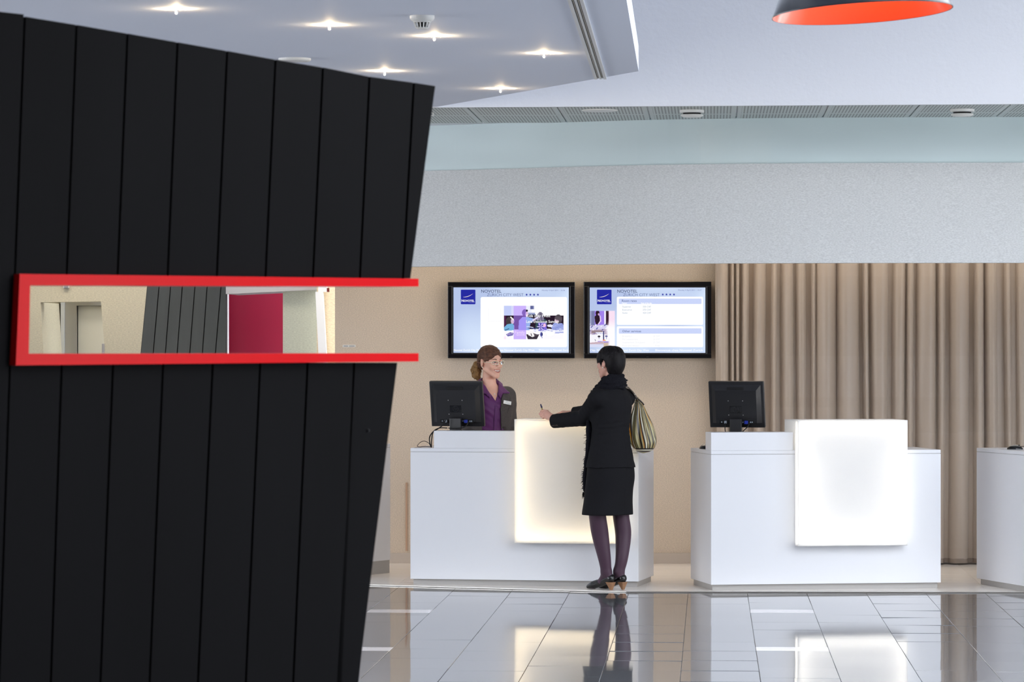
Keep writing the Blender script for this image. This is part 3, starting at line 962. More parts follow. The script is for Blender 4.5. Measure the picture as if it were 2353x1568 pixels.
# ================================================================== WALL SCREENS
def scr(name, col, strength=1.0):
    return mat(name, (0.002, 0.002, 0.002, 1), 0.25, emit=col, estr=strength)
E = {'white': scr('screen_white', (1, 1, 1, 1), 1.02), 'ink': scr('screen_ink', rgb(52, 62, 100)), 'ink2': scr('screen_ink_light', rgb(84, 98, 146)),
     'blue': scr('screen_blue', rgb(27, 34, 160)), 'head': scr('screen_header', rgb(203, 214, 250)), 'date': scr('screen_date', rgb(118, 128, 178)),
     'row': scr('screen_row', rgb(150, 172, 198)), 'faint': scr('screen_faint', rgb(226, 228, 236)), 'line': scr('screen_line', rgb(190, 200, 232)),
     'hotels': scr('screen_hotels', rgb(120, 120, 200)), 'pink': scr('screen_pink', rgb(246, 226, 255)), 'gold': scr('screen_swoosh', rgb(240, 226, 214))}
def screen_bg():
    m = scr('screen_background', rgb(200, 214, 246))
    nt = m.node_tree; b = nt.nodes['Principled BSDF']
    t = nt.nodes.new('ShaderNodeTexCoord')
    mp = nt.nodes.new('ShaderNodeMapping'); mp.inputs['Scale'].default_value = (3.2, 3, 2.4)
    nz = nt.nodes.new('ShaderNodeTexNoise'); nz.inputs['Scale'].default_value = 1.0; nz.inputs['Detail'].default_value = 0
    r = nt.nodes.new('ShaderNodeValToRGB')
    r.color_ramp.elements[0].position = .35; r.color_ramp.elements[0].color = rgb(182, 198, 234)
    r.color_ramp.elements[1].position = .65; r.color_ramp.elements[1].color = rgb(212, 228, 252)
    nt.links.new(t.outputs['Object'], mp.inputs[0]); nt.links.new(mp.outputs[0], nz.inputs['Vector'])
    nt.links.new(nz.outputs['Fac'], r.inputs[0]); nt.links.new(r.outputs[0], b.inputs['Emission Color'])
    return m
E['bg'] = screen_bg()
def pic_mat():
    m = scr('screen_picture', (1, 1, 1, 1))
    nt = m.node_tree
    a = nt.nodes.new('ShaderNodeVertexColor'); a.layer_name = 'Col'
    nt.links.new(a.outputs[0], nt.nodes['Principled BSDF'].inputs['Emission Color'])
    return m
E['pic'] = pic_mat()

# --- the two printed pictures on the screens, painted as arrays
class Pic:
    def __init__(self, w, h, col):
        self.w, self.h = w, h
        self.a = np.zeros((h, w, 3)); self.a[:] = col
        self.y, self.x = np.mgrid[0:h, 0:w] + .5
    def m(self, mask, c, al=1.0):
        self.a[mask] = self.a[mask] * (1 - al) + np.array(c) * al
    def rect(self, x0, y0, x1, y1, c, al=1.0):
        self.m((self.x >= x0) & (self.x < x1) & (self.y >= y0) & (self.y < y1), c, al)
    def ell(self, cx, cy, rx, ry, c, al=1.0):
        self.m(((self.x - cx) / rx) ** 2 + ((self.y - cy) / ry) ** 2 < 1, c, al)
    def poly(self, pts, c, al=1.0):
        ins = np.zeros(self.x.shape, bool)
        for i in range(len(pts)):
            (x0, y0), (x1, y1) = pts[i], pts[(i + 1) % len(pts)]
            if y0 == y1: continue
            cnd = ((self.y >= min(y0, y1)) & (self.y < max(y0, y1)) & (self.x < x0 + (self.y - y0) / (y1 - y0) * (x1 - x0)))
            ins ^= cnd
        self.m(ins, c, al)
    def line(self, x0, y0, x1, y1, wd, c, al=1.0):
        dx, dy = x1 - x0, y1 - y0
        t = np.clip(((self.x - x0) * dx + (self.y - y0) * dy) / (dx * dx + dy * dy + 1e-9), 0, 1)
        self.m(np.hypot(self.x - x0 - t * dx, self.y - y0 - t * dy) < wd / 2, c, al)
    def mesh(self, name, x0, x1, z0, z1, y, parent):
        me = bpy.data.meshes.new(name)
        h, w_ = self.h, self.w
        vs = [(x0 + (x1 - x0) * i / w_, y, z1 + (z0 - z1) * j / h) for j in range(h + 1) for i in range(w_ + 1)]
        fs = [(j * (w_ + 1) + i, (j + 1) * (w_ + 1) + i, (j + 1) * (w_ + 1) + i + 1, j * (w_ + 1) + i + 1) for j in range(h) for i in range(w_)]
        me.from_pydata(vs, [], fs)
        at_ = me.color_attributes.new('Col', 'FLOAT_COLOR', 'CORNER')
        c = self.a.reshape(-1, 3) / 255.0
        c = np.where(c <= .04045, c / 12.92, ((c + .055) / 1.055) ** 2.4)
        c = np.concatenate([c, np.ones((len(c), 1))], 1)
        at_.data.foreach_set('color', np.repeat(c, 4, axis=0).astype(np.float32).ravel())
        return link(name, me, E['pic'], parent)

def family_picture():
    p = Pic(172, 96, (250, 250, 255))
    p.rect(0, 0, 28, 28, (196, 206, 248)); p.rect(21, 0, 28, 28, (214, 216, 250))
    p.rect(64, 0, 172, 28, (254, 254, 255)); p.rect(64, 0, 80, 28, (238, 240, 254))
    p.rect(76, 0, 87, 10, (92, 98, 150)); p.rect(84, 0, 87, 10, (140, 146, 190))
    p.rect(0, 28, 172, 70, (30, 8, 34)); p.rect(0, 28, 6, 60, (72, 20, 70)); p.rect(70, 20, 90, 26, (150, 160, 200)); p.rect(66, 25, 92, 28, (40, 44, 70))
    # table
    p.poly([(0, 74), (30, 68), (120, 66), (172, 68), (172, 96), (0, 96)], (252, 250, 255))
    # girl on the left
    p.ell(15, 44, 9, 12, (70, 62, 66)); p.ell(12, 50, 6, 10, (58, 52, 56)); p.ell(25, 44, 5, 8, (216, 186, 214)); p.line(20, 33, 27, 40, 4, (248, 246, 240))
    p.poly([(0, 62), (10, 53), (24, 51), (30, 56), (30, 70), (4, 72), (0, 70)], (116, 178, 222)); p.line(3, 70, 14, 66, 2, (40, 70, 120))
    # girl in the middle, seen from the front
    p.poly([(90, 66), (93, 42), (100, 37), (117, 37), (124, 43), (123, 66)], (44, 76, 84))
    p.ell(105, 30, 9, 12, (118, 112, 134)); p.poly([(96, 28), (94, 42), (116, 42), (114, 28)], (132, 124, 150)); p.line(106, 22, 109, 40, 2, (86, 80, 104)); p.line(100, 24, 98, 42, 2, (170, 164, 186))
    p.poly([(99, 48), (122, 48), (124, 70), (100, 72)], (126, 104, 216))
    for k in range(12):
        q = k * math.pi / 6
        p.line(106 + 3 * math.cos(q), 60 + 3 * math.sin(q), 106 + 10 * math.cos(q), 60 + 10 * math.sin(q), 1.6, (46, 36, 130) if k % 2 else (226, 214, 255))
    p.ell(117, 56, 4, 5, (244, 196, 228))
    # boy on the right
    p.poly([(136, 60), (146, 48), (168, 50), (172, 56), (172, 70), (140, 70)], (150, 162, 224))
    for k in range(26):
        p.line(140 + (k * 7) % 32, 52 + (k * 5) % 18, 142 + (k * 7) % 32, 53 + (k * 5) % 18, 1.2, (206, 214, 246) if k % 2 else (104, 116, 190))
    p.ell(157, 38, 11, 13, (74, 66, 76)); p.ell(152, 43, 6, 7, (198, 168, 190)); p.poly([(146, 34), (152, 30), (168, 34), (166, 44), (158, 42), (150, 40)], (88, 78, 88))
    p.poly([(125, 55), (134, 53), (142, 56), (138, 62), (126, 60)], (236, 236, 255))
    # man with his arm stretched out
    p.poly([(42, 70), (43, 42), (54, 32), (66, 32), (90, 38), (84, 46), (76, 50), (74, 70)], (150, 176, 236))
    p.ell(60, 20, 8, 10, (70, 50, 96)); p.ell(66, 24, 4, 8, (222, 190, 220)); p.ell(66, 14, 3, 3, (20, 16, 30))
    p.line(84, 42, 96, 34, 5, (224, 214, 246)); p.line(66, 60, 84, 62, 2, (220, 224, 250)); p.line(70, 64, 100, 65, 2.5, (40, 44, 92))
    # plates, glasses
    for k in range(60):
        x_, y_ = 84 + (k * 37) % 86, 66 + (k * 13) % 8
        p.line(x_, y_, x_ + 3, y_ + .5, 1.2, [(120, 130, 210), (228, 232, 255), (170, 180, 236)][k % 3])
    p.poly([(6, 82), (18, 76), (28, 78), (26, 85), (12, 88)], (110, 104, 176)); p.line(10, 82, 24, 80, 1.5, (206, 180, 226))
    p.ell(108, 82, 3.6, 7, (90, 94, 170)); p.ell(110, 82, 2, 5, (40, 44, 110)); p.line(109, 88, 110, 92, 2, (120, 124, 190))
    p.line(148, 78, 172, 76, 3, (150, 160, 224)); p.line(148, 74, 172, 73, 2, (214, 220, 248))
    p.ell(131, 80, 13, 7, (255, 255, 255)); p.line(120, 78, 123, 86, .8, (226, 228, 240))
    # bread box
    p.poly([(64, 82), (102, 82), (95, 96), (69, 96)], (52, 42, 56)); p.poly([(66, 70), (84, 72), (88, 88), (82, 90), (70, 84)], (250, 246, 248)); p.poly([(84, 78), (102, 84), (90, 88)], (84, 74, 86)); p.line(78, 80, 80, 86, 2, (60, 48, 60))
    # purple band laid over
    p.rect(28, 0, 64, 96, (172, 130, 250), .60)
    p.rect(0, 88, 6, 96, (250, 220, 246), .6)
    return p

def restaurant_picture():
    p = Pic(87, 126, (196, 176, 240))
    p.rect(0, 0, 17, 60, (120, 124, 168)); p.rect(0, 0, 6, 60, (150, 154, 190)); p.rect(17, 0, 50, 50, (160, 128, 236))
    p.rect(50, 0, 56, 60, (240, 236, 252)); p.rect(56, 0, 66, 50, (46, 14, 36)); p.rect(66, 0, 87, 70, (248, 216, 240))
    # waitress
    p.ell(27, 8, 7, 9, (40, 14, 30)); p.poly([(17, 20), (24, 12), (34, 18), (36, 40), (22, 50), (18, 36)], (36, 10, 32)); p.line(36, 18, 38, 36, 4, (226, 200, 240)); p.line(38, 34, 30, 46, 4, (230, 206, 242)); p.ell(31, 12, 3, 4, (210, 170, 200))
    # tables laid with glasses and plates
    p.rect(0, 50, 66, 126, (190, 172, 196))
    p.poly([(0, 52), (46, 48), (66, 50), (66, 62), (0, 66)], (214, 210, 240))
    for k in range(40):
        x_, y_ = (k * 23) % 64, 46 + (k * 17) % 40
        p.ell(x_, y_, 2.2, 1.6, [(250, 250, 255), (120, 124, 200), (228, 226, 250), (80, 74, 140)][k % 4])
    p.rect(6, 68, 44, 78, (150, 128, 134)); p.poly([(18, 74), (48, 74), (46, 80), (28, 82)], (250, 250, 255)); p.line(20, 76, 46, 79, 1.2, (90, 80, 190))
    p.poly([(0, 84), (46, 80), (66, 84), (66, 108), (0, 110)], (248, 246, 252))
    p.rect(46, 70, 50, 104, (56, 54, 110)); p.ell(32, 89, 5, 3.4, (38, 24, 44)); p.line(32, 92, 32, 98, 1.2, (150, 150, 190)); p.ell(58, 88, 5, 3, (90, 88, 150)); p.line(58, 90, 58, 98, 1.2, (150, 150, 190))
    p.line(18, 100, 20, 104, 2, (52, 44, 110)); p.line(28, 106, 66, 108, 3, (150, 120, 220)); p.ell(49, 102, 4, 2, (236, 120, 90)); p.ell(54, 103, 2.4, 1.6, (236, 200, 90))
    p.poly([(0, 110), (46, 106), (50, 112), (0, 118)], (216, 190, 200)); p.rect(0, 116, 48, 126, (216, 220, 244)); p.rect(48, 112, 66, 126, (206, 186, 166)); p.line(0, 114, 46, 109, 1, (120, 100, 120))
    # fades out to white on its right
    f = np.clip((p.x - 58 - 4 * np.sin(p.y / 14)) / 8, 0, 1)[..., None] * np.clip((p.y - 20) / 40, .25, 1)[..., None]
    p.a = p.a * (1 - f) + np.array((255, 252, 255)) * f
    return p

SZ = .13175                                       # crop's pixels per zoomed pixel
def make_tv(label, ox, oy, outer, inner):
    YT = 28.49
    s = F / YT
    cx_, cy_ = (outer[0] + outer[2]) / 2, (outer[1] + outer[3]) / 2
    cxp, cyp = ox + cx_ * SZ, oy + cy_ * SZ
    t = thing('wall_screen', label, 'screen', P(cxp, cyp, YT), 0, 'wall screens behind the reception')
    lx = lambda x: (x - cx_) * SZ / s
    lz = lambda y: (cy_ - y) * SZ / s
    T = dict(t=t, lx=lx, lz=lz)
    x0, x1, z0, z1 = lx(outer[0]), lx(outer[2]), lz(outer[3]), lz(outer[1])
    a0, a1, b0, b1 = lx(inner[0]), lx(inner[2]), lz(inner[3]), lz(inner[1])
    MB().bbox(x0, x1, .006, .085, z0, z1, r=.004).build('casing', M['black_plastic'], t, local=True)
    fr_ = MB()
    d = .010
    for (q0, q1, r0, r1) in ((x0, x1, b1 + d, z1), (x0, x1, z0, b0 - d), (x0, a0 - d, b0 - d, b1 + d), (a1 + d, x1, b0 - d, b1 + d)):
        fr_.bbox(q0, q1, -.012, .0058, r0, r1, r=.003)
    fr_.build('bezel', M['black_gloss'], t, local=True)
    ir = MB()
    for (q0, q1, r0, r1) in ((a0 - d, a1 + d, b1, b1 + d), (a0 - d, a1 + d, b0 - d, b0), (a0 - d, a0, b0, b1), (a1, a1 + d, b0, b1)):
        ir.box(q0, q1, -.006, .0058, r0, r1)
    ir.build('inner_frame', M['black_plastic'], t, local=True)
    MB().box(a0, a1, -.001, .0056, b0, b1).build('display', E['bg'], t, local=True)
    MB().bbox(-.18, .18, .0852, .105, -.14, .14, r=.003).build('wall_bracket', M['black_matt'], t, local=True)
    T['display'] = t.children[-2]
    # small receiver window in the lower bezel
    MB().box(-.010, .010, -.0126, -.0118, z0 + .008, z0 + .016).build('receiver_window', M['black_matt'], t, local=True)
    return T
def rrect(mb, T, x0, y0, x1, y1, r, y):
    lx, lz = T['lx'], T['lz']
    pts = []
    for (cx_, cy_, a0) in ((x1 - r, y0 + r, -90), (x1 - r, y1 - r, 0), (x0 + r, y1 - r, 90), (x0 + r, y0 + r, 180)):
        for k in range(5):
            q = math.radians(a0 + 22.5 * k)
            pts.append(Vector((lx(cx_ + r * math.cos(q)), y, lz(cy_ + r * math.sin(q)))))
    return mb.flat(pts)
def outline(mb, T, x0, y0, x1, y1, y, wd=4):
    for a in ((x0, y0, x1, y0 + wd), (x0, y1 - wd, x1, y1), (x0, y0, x0 + wd, y1), (x1 - wd, y0, x1, y1)):
        mb.flat([(T['lx'](a[0]), y, T['lz'](a[1])), (T['lx'](a[2]), y, T['lz'](a[1])), (T['lx'](a[2]), y, T['lz'](a[3])), (T['lx'](a[0]), y, T['lz'](a[3]))])
def tx(mb, T, s, x0, x1, base, cap, y, bold=0.0):
    add_text(mb, s, T['lx'](x0), T['lx'](x1), T['lz'](base), T['lz'](base - cap) - T['lz'](base), y, bold)
def txo(name, m, T, *a):
    mb = MB(); tx(mb, T, *a); return put(mb, name, m, T)
def rro(name, m, T, *a):
    mb = MB(); rrect(mb, T, *a); return put(mb, name, m, T)
def oto(name, m, T, *a):
    mb = MB(); outline(mb, T, *a); return put(mb, name, m, T)
def put(mb, name, m, T):
    return mb.build(name, m, T['display'], local=True, fix=False)
def star(mb, T, cx_, cy_, r, y):
    pts = []
    for k in range(10):
        q = math.radians(-90 + 36 * k)
        rr_ = r if k % 2 == 0 else r * .42
        pts.append((T['lx'](cx_ + rr_ * math.cos(q)), y, T['lz'](cy_ + rr_ * math.sin(q))))
    c = (T['lx'](cx_), y, T['lz'](cy_))
    n = len(mb.v)
    mb.add([c] + pts, [(0, 1 + k, 1 + (k + 1) % 10) for k in range(10)])
def common(T, dx, dy, date, d0, d1):
    L = [-.0014 - .0003 * k for k in range(10)]
    oto('outline', E['line'], T, 385 + dx, 328 + dy, 602 + dx, 545 + dy, L[0]); oto('outline', E['line'], T, 262 + dx, 245 + dy, 545 + dx, 497 + dy, L[0], 3)
    mb = MB(); rrect(mb, T, 295 + dx, 197, 550 + dx, 452, 13, L[1]); put(mb, 'logo', E['blue'], T)
    mb = MB()
    up, lo = [], []
    for k in range(17):
        q = k / 16
        x = 330 + dx + 182 * q
        yb = 326 - 64 * q ** 2.1
        th = 10 * math.sin(math.pi * min(1, q * 1.02)) ** .8
        up.append((T['lx'](x), L[2], T['lz'](yb - th * .2))); lo.append((T['lx'](x), L[2], T['lz'](yb + th * .8)))
    mb.add(up + lo, [(k, k + 1, 17 + k + 1, 17 + k) for k in range(16)])
    put(mb, 'logo_swoosh', E['gold'], T)
    mb = MB()
    tx(mb, T, 'N', 308 + dx, 347 + dx, 408, 38, L[2], .02); tx(mb, T, 'OVOTEL', 350 + dx, 531 + dx, 408, 33, L[2], .02)
    put(mb, 'logo_lettering', E['white'], T)
    mb = MB(); tx(mb, T, 'HOTELS', 446 + dx, 536 + dx, 428, 13, L[2]); put(mb, 'logo_small_lettering', E['hotels'], T)
    mb = MB(); tx(mb, T, 'NOVOTEL', 650 + dx + 1, 1000 + dx + 1, 250, 52, L[1], .004); put(mb, 'title', E['ink'], T)
    mb = MB(); tx(mb, T, 'ZURICH CITY WEST', 752 + dx, 1385 + dx + 2, 311, 49, L[1], -.006); put(mb, 'subtitle', E['ink2'], T)
    for c in (1440, 1505, 1570, 1636):
        mb = MB(); star(mb, T, c + dx + 3, 285 + dy, 24, L[1]); put(mb, 'star', E['blue'], T)
    mb = MB(); tx(mb, T, date, d0, d1, 220 + dy, 24, L[1]); put(mb, 'date', E['date'], T)
    return L
T1 = make_tv('left of the two wall screens, showing a family picture', 1020, 640, (68, 62, 2284, 1394), (167, 158, 2178, 1298))
L = common(T1, 0, 0, 'Monday 4 April 2011 - 15:36', 1708, 2110)
mb = MB(); rrect(mb, T1, 640, 325, 2148, 1200, 28, L[0]); put(mb, 'white_panel', E['white'], T1)
oto('outline', E['faint'], T1, 775, 530, 990, 748, L[2], 3); oto('outline', E['faint'], T1, 1115, 1066, 1540, 1112, L[1], 2)
family_picture().mesh('picture', T1['lx'](1047), T1['lx'](2087), T1['lz'](1062), T1['lz'](478), L[3], T1['display'])
txo('slogan', E['white'], T1, 'Kids stay FREE', 1435, 1856, 675, 46, L[5], .008); txo('slogan', E['white'], T1, 'Late checkout Sunday', 1435, 2006, 776, 46, L[5], .008)
txo('picture_lettering', E['pink'], T1, 'Family', 1238, 1412, 966, 46, L[5]); txo('picture_lettering', E['pink'], T1, 'NOVOTEL', 1265, 1418, 998, 20, L[5], .01)
for a_ in (('Novotel Zurich City West', 172, 668), ('Bienvenue chez Novotel Zurich City-West', 735, 1582), ('Welcome to Novotel Zuric', 1650, 2172)):
    txo('ticker', E['white'], T1, *a_, 1268, 33, L[2], .012)

T2 = make_tv('right of the two wall screens, showing room rates', 1330, 640, (86, 58, 2310, 1395), (190, 160, 2207, 1300))
L = common(T2, 21, -3, 'Monday 4 April 2011 - 15:37', 1733, 2140)
rro('white_panel', E['white'], T2, 663, 320, 2168, 812, 24, L[0]); rro('white_panel', E['white'], T2, 663, 835, 2168, 1202, 24, L[0])
rro('header_bar', E['head'], T2, 698, 353, 2140, 447, 14, L[1]); rro('header_bar', E['head'], T2, 698, 872, 2140, 965, 14, L[1])
txo('heading', E['ink2'], T2, 'Room rates', 752, 1010, 410, 38, L[3], .006); txo('heading', E['ink2'], T2, 'Other services', 760, 1086, 940, 38, L[3], .006)
txo('column_heading', E['white'], T2, 'Period', 755, 835, 443, 22, L[3], .03); txo('column_heading', E['white'], T2, 'Rate of the day', 1085, 1276, 443, 22, L[3], .03)
for s_, x1_, y_ in (('Superior', 912, 508), ('Executive', 926, 562), ('Suite', 848, 616)): txo('rate_row', E['row'], T2, s_, 760, x1_, y_, 28, L[2])
for s_, y_ in (('320 CHF', 508), ('370 CHF', 562), ('420 CHF', 616)): txo('rate_row', E['row'], T2, s_, 1115, 1258, y_, 28, L[2])
for s_, x1_, y_, v_ in (('Breakfast', 930, 1022, '28 CHF'), ('Pet supplement', 1036, 1076, '22 CHF'), ('Supplement 3rd guest', 1156, 1130, '25 CHF'), ('Pool and fitness', 1052, 1187, 'Free')):
    txo('service_row', E['faint'], T2, s_, 760, x1_, y_, 27, L[2]); txo('service_row', E['faint'], T2, v_, 1295 if v_ != 'Free' else 1338, 1410, y_, 27, L[2])
restaurant_picture().mesh('picture', T2['lx'](192), T2['lx'](628), T2['lz'](1200), T2['lz'](567), L[3], T2['display'])
for a_ in (('City- West', 200, 420), ('Novotel Zurich City- West', 702, 1226), ('Bienvenue chez Novotel Zurich', 1335, 2162)):
    txo('ticker', E['white'], T2, *a_, 1270, 33, L[2], .012)

# ================================================================== CEILING FIXTURES
ZC = 3.35
def cpt(x, y): return P(x, y, (ZC - EYE) * F / (HY - y))
bulb_m = glow('halogen', (1.0, .74, .43, 1), 1900.0)
spots = [(405, 20, 'second spotlight from the left in the lowered ceiling, at the very top of the frame'),
         (757, 57, 'large bright spotlight in the lowered ceiling left of the smoke detector'),
         (998, 82, 'spotlight just below and right of the smoke detector'),
         (1250, 122, 'spotlight nearest to the ceiling air slot'),
         (884, 163, 'spotlight just above the sloping top of the black wall'),
         (1150, 203, 'farthest spotlight near the back edge of the lowered ceiling')]
spots[0] = (405, 20, 'leftmost small spotlight in the lowered ceiling, near the top of the frame')
for x, y, lab in spots:
    c = cpt(x, y)
    o = thing('ceiling_spotlight', lab, 'spotlight', (c.x, c.y, ZC), 0, 'spotlights in the lowered ceiling')
    MB().lathe([(.031, -.0005), (.031, -.0022), (.027, -.003), (.022, -.002), (.022, -.0005)], None, 24).build('trim_ring', M['alu'], o, local=True, smooth=True)
    MB().lathe([(0, -.0012), (.022, -.0012)], None, 20).build('reflector', M['steel'], o, local=True)
    MB().lathe([(0, -.026), (.0034, -.025), (.0052, -.0205), (.0044, -.015), (.0026, -.009), (.0024, -.0032)], None, 14).build('bulb', bulb_m, o, local=True, smooth=True)
# smoke detector
c = cpt(970, 36)
o = thing('smoke_detector', 'white dome smoke detector with slotted nose on the lowered ceiling', 'smoke detector', (c.x, c.y, ZC), 0)
MB().lathe([(0, -.0005), (.061, -.0005), (.061, -.014), (.056, -.022), (.045, -.030), (.042, -.034), (0, -.034)], None, 40).build('base', M['white_plastic'], o, local=True, smooth=False)
MB().lathe([(.026, -.034), (.024, -.058)], None, 24).build('chamber', M['black_matt'], o, local=True)
for k in range(14):
    q = 2 * math.pi * k / 14
    MB().tube([(.040 * math.cos(q), .040 * math.sin(q), -.033), (.030 * math.cos(q), .030 * math.sin(q), -.060)], .0030, 6).build('rib', M['white_plastic'], o, local=True)
MB().lathe([(0, -.066), (.026, -.066), (.032, -.060), (.026, -.057), (0, -.057)], None, 24).build('cap', M['white_plastic'], o, local=True)
# flat ceiling speaker, half hidden by the black wall
c = cpt(677, 134)
o = thing('ceiling_speaker', 'flat white round disc on the lowered ceiling, half hidden by the black wall', 'speaker', (c.x, c.y, ZC), 0)
MB().lathe([(0, -.0005), (.092, -.0005), (.092, -.012), (.086, -.017), (.074, -.017)], None, 40).build('rim', M['white_plastic'], o, local=True)
MB().lathe([(.074, -.016), (.04, -.021), (0, -.022)], None, 40).build('grille', M['alu'], o, local=True, smooth=True)
# slot diffuser
a0, a1, b0, b1 = cpt(1366, 178), cpt(1394, 178), Vector((.168, 15.0, ZC)), Vector((.243, 15.0, ZC))
du = ((a0 - b0).normalized())
o = thing('air_slot_diffuser', 'long two-slot white metal air diffuser let into the lowered ceiling', 'air vent', ((a0.x + b0.x) / 2, (a0.y + b0.y) / 2, ZC))
Wd = .0755
def dpt(s, t):      # s across 0..1, t metres from far end
    return a0 + (a1 - a0) * s - du * t
ln = (a0 - b0).length
seam = (a0 - cpt(1350, 113)).length
for (ta, tb) in ((0.0, seam - .002), (seam + .002, ln)):
    for (sa, sb) in ((0, .24), (.42, .58), (.76, 1.0)):
        MB().prism([dpt(sa, ta) - Vector((0, 0, .0005)), dpt(sb, ta) - Vector((0, 0, .0005)), dpt(sb, tb) - Vector((0, 0, .0005)), dpt(sa, tb) - Vector((0, 0, .0005))], (0, 0, -.012)).build('rail', M['alu'], o)
    for (sa, sb) in ((.24, .42), (.58, .76)):
        MB().prism([dpt(sa, ta) - Vector((0, 0, .0005)), dpt(sb, ta) - Vector((0, 0, .0005)), dpt(sb, tb) - Vector((0, 0, .0005)), dpt(sa, tb) - Vector((0, 0, .0005))], (0, 0, -.002)).build('slot', M['black_matt'], o)
        MB().prism([dpt((sa + sb) / 2 - .02, ta) - Vector((0, 0, .003)), dpt((sa + sb) / 2 + .02, ta) - Vector((0, 0, .003)), dpt((sa + sb) / 2 + .02, tb) - Vector((0, 0, .003)), dpt((sa + sb) / 2 - .02, tb) - Vector((0, 0, .003))], (0, 0, -.006)).build('blade', M['steel'], o)
# fittings on the perforated strip
ZS = 3.347
def spt(x, y): return P(x, y, (ZS - EYE) * F / (HY - y))
c = spt(1378, 252.5)
o = thing('ceiling_speaker', 'flat round speaker set flush in the perforated ceiling strip', 'speaker', (c.x, c.y, ZS), 0)
MB().lathe([(0, -.0005), (.124, -.0005), (.124, -.006), (.114, -.010), (.108, -.008)], None, 48).build('rim', M['white_plastic'], o, local=True)
MB().lathe([(.108, -.008), (0, -.009)], None, 48).build('grille', M['alu'], o, local=True)
for x, y, lab in ((1590, 253, 'round white detector under the perforated strip, left of the hanging lamp'), (2211, 251, 'round white detector under the perforated strip, below the hanging lamp')):
    c = spt(x, y)
    o = thing('ceiling_detector', lab, 'smoke detector', (c.x, c.y, ZS), 0, 'detectors on the perforated strip')
    MB().lathe([(0, -.0005), (.084, -.0005), (.084, -.016), (.078, -.020), (0, -.020)], None, 40).build('base', M['white_plastic'], o, local=True)
    MB().lathe([(.062, -.020), (.060, -.032)], None, 40).build('gap_ring', M['black_matt'], o, local=True)
    MB().lathe([(0, -.032), (.076, -.032), (.078, -.040), (.06, -.050), (0, -.053)], None, 40).build('cap', M['white_plastic'], o, local=True)
c = spt(991, 259)
o = thing('strip_sensor', 'small white box at the left end of the perforated strip', 'sensor', (c.x, c.y, ZS))
MB().bbox(-.018, .018, -.03, .03, -.022, -.0005, r=.003).build('housing', M['white_plastic'], o, local=True)
MB().bbox(-.008, .008, -.032, -.028, -.018, -.008, r=.001).build('lens_window', M['port_grey'], o, local=True)

# ================================================================== HANGING LAMP
YL = 13.0
lc = P(1981.5, 30, YL)
R0 = 0.3245
roll, pitch = math.radians(-3.3), math.radians(-1.7)
o = thing('pendant_lamp', 'big black dome pendant lamp with a glowing orange inside', 'lamp', lc, rot=(pitch, roll, 0))
prof = []
for q in np.linspace(0, 1, 14):
    ang = q * math.radians(78)
    prof.append((R0 * (1 - .08 * q) * math.cos(ang) ** .62 if q < 1 else .10, .33 * math.sin(ang) / math.sin(math.radians(78))))
prof = [(R0, 0), (R0 - .022, .055), (R0 - .048, .11), (R0 - .085, .165), (R0 - .13, .215), (R0 - .18, .255), (.09, .285), (.055, .30)]
sh = MB().lathe(prof, None, 96)
sh.build('shade', M['lamp_black'], o, local=True, smooth=True)
MB().lathe([(R0 - .0005, -.0002)] + [(r - .005, z - .003) for r, z in prof[1:]] + [(0, .296)], None, 96).build('inner_shade', M['lamp_orange'], o, local=True, smooth=True)
MB().lathe([(R0 - .002, -.001), (R0 + .001, -.001), (R0 + .0012, .003), (R0 - .0008, .003)], None, 96).build('rim', M['lamp_black'], o, local=True)
MB().lathe([(0, .36), (.03, .355), (.05, .33), (.055, .30)], None, 32).build('cap', M['lamp_black'], o, local=True, smooth=True)
MB().lathe([(0, .09), (.03, .10), (.045, .135), (.035, .18), (.018, .21), (.018, .29)], None, 24).build('bulb', glow('lamp_bulb', (1.0, .72, .42, 1), 26.0), o, local=True, smooth=True)
inv = frame(o).inverted()
MB().tube([lc + Vector((0, 0, .34)), Vector((lc.x, lc.y, 4.9))], .004, 8).build('cord', M['black_matt'], o)
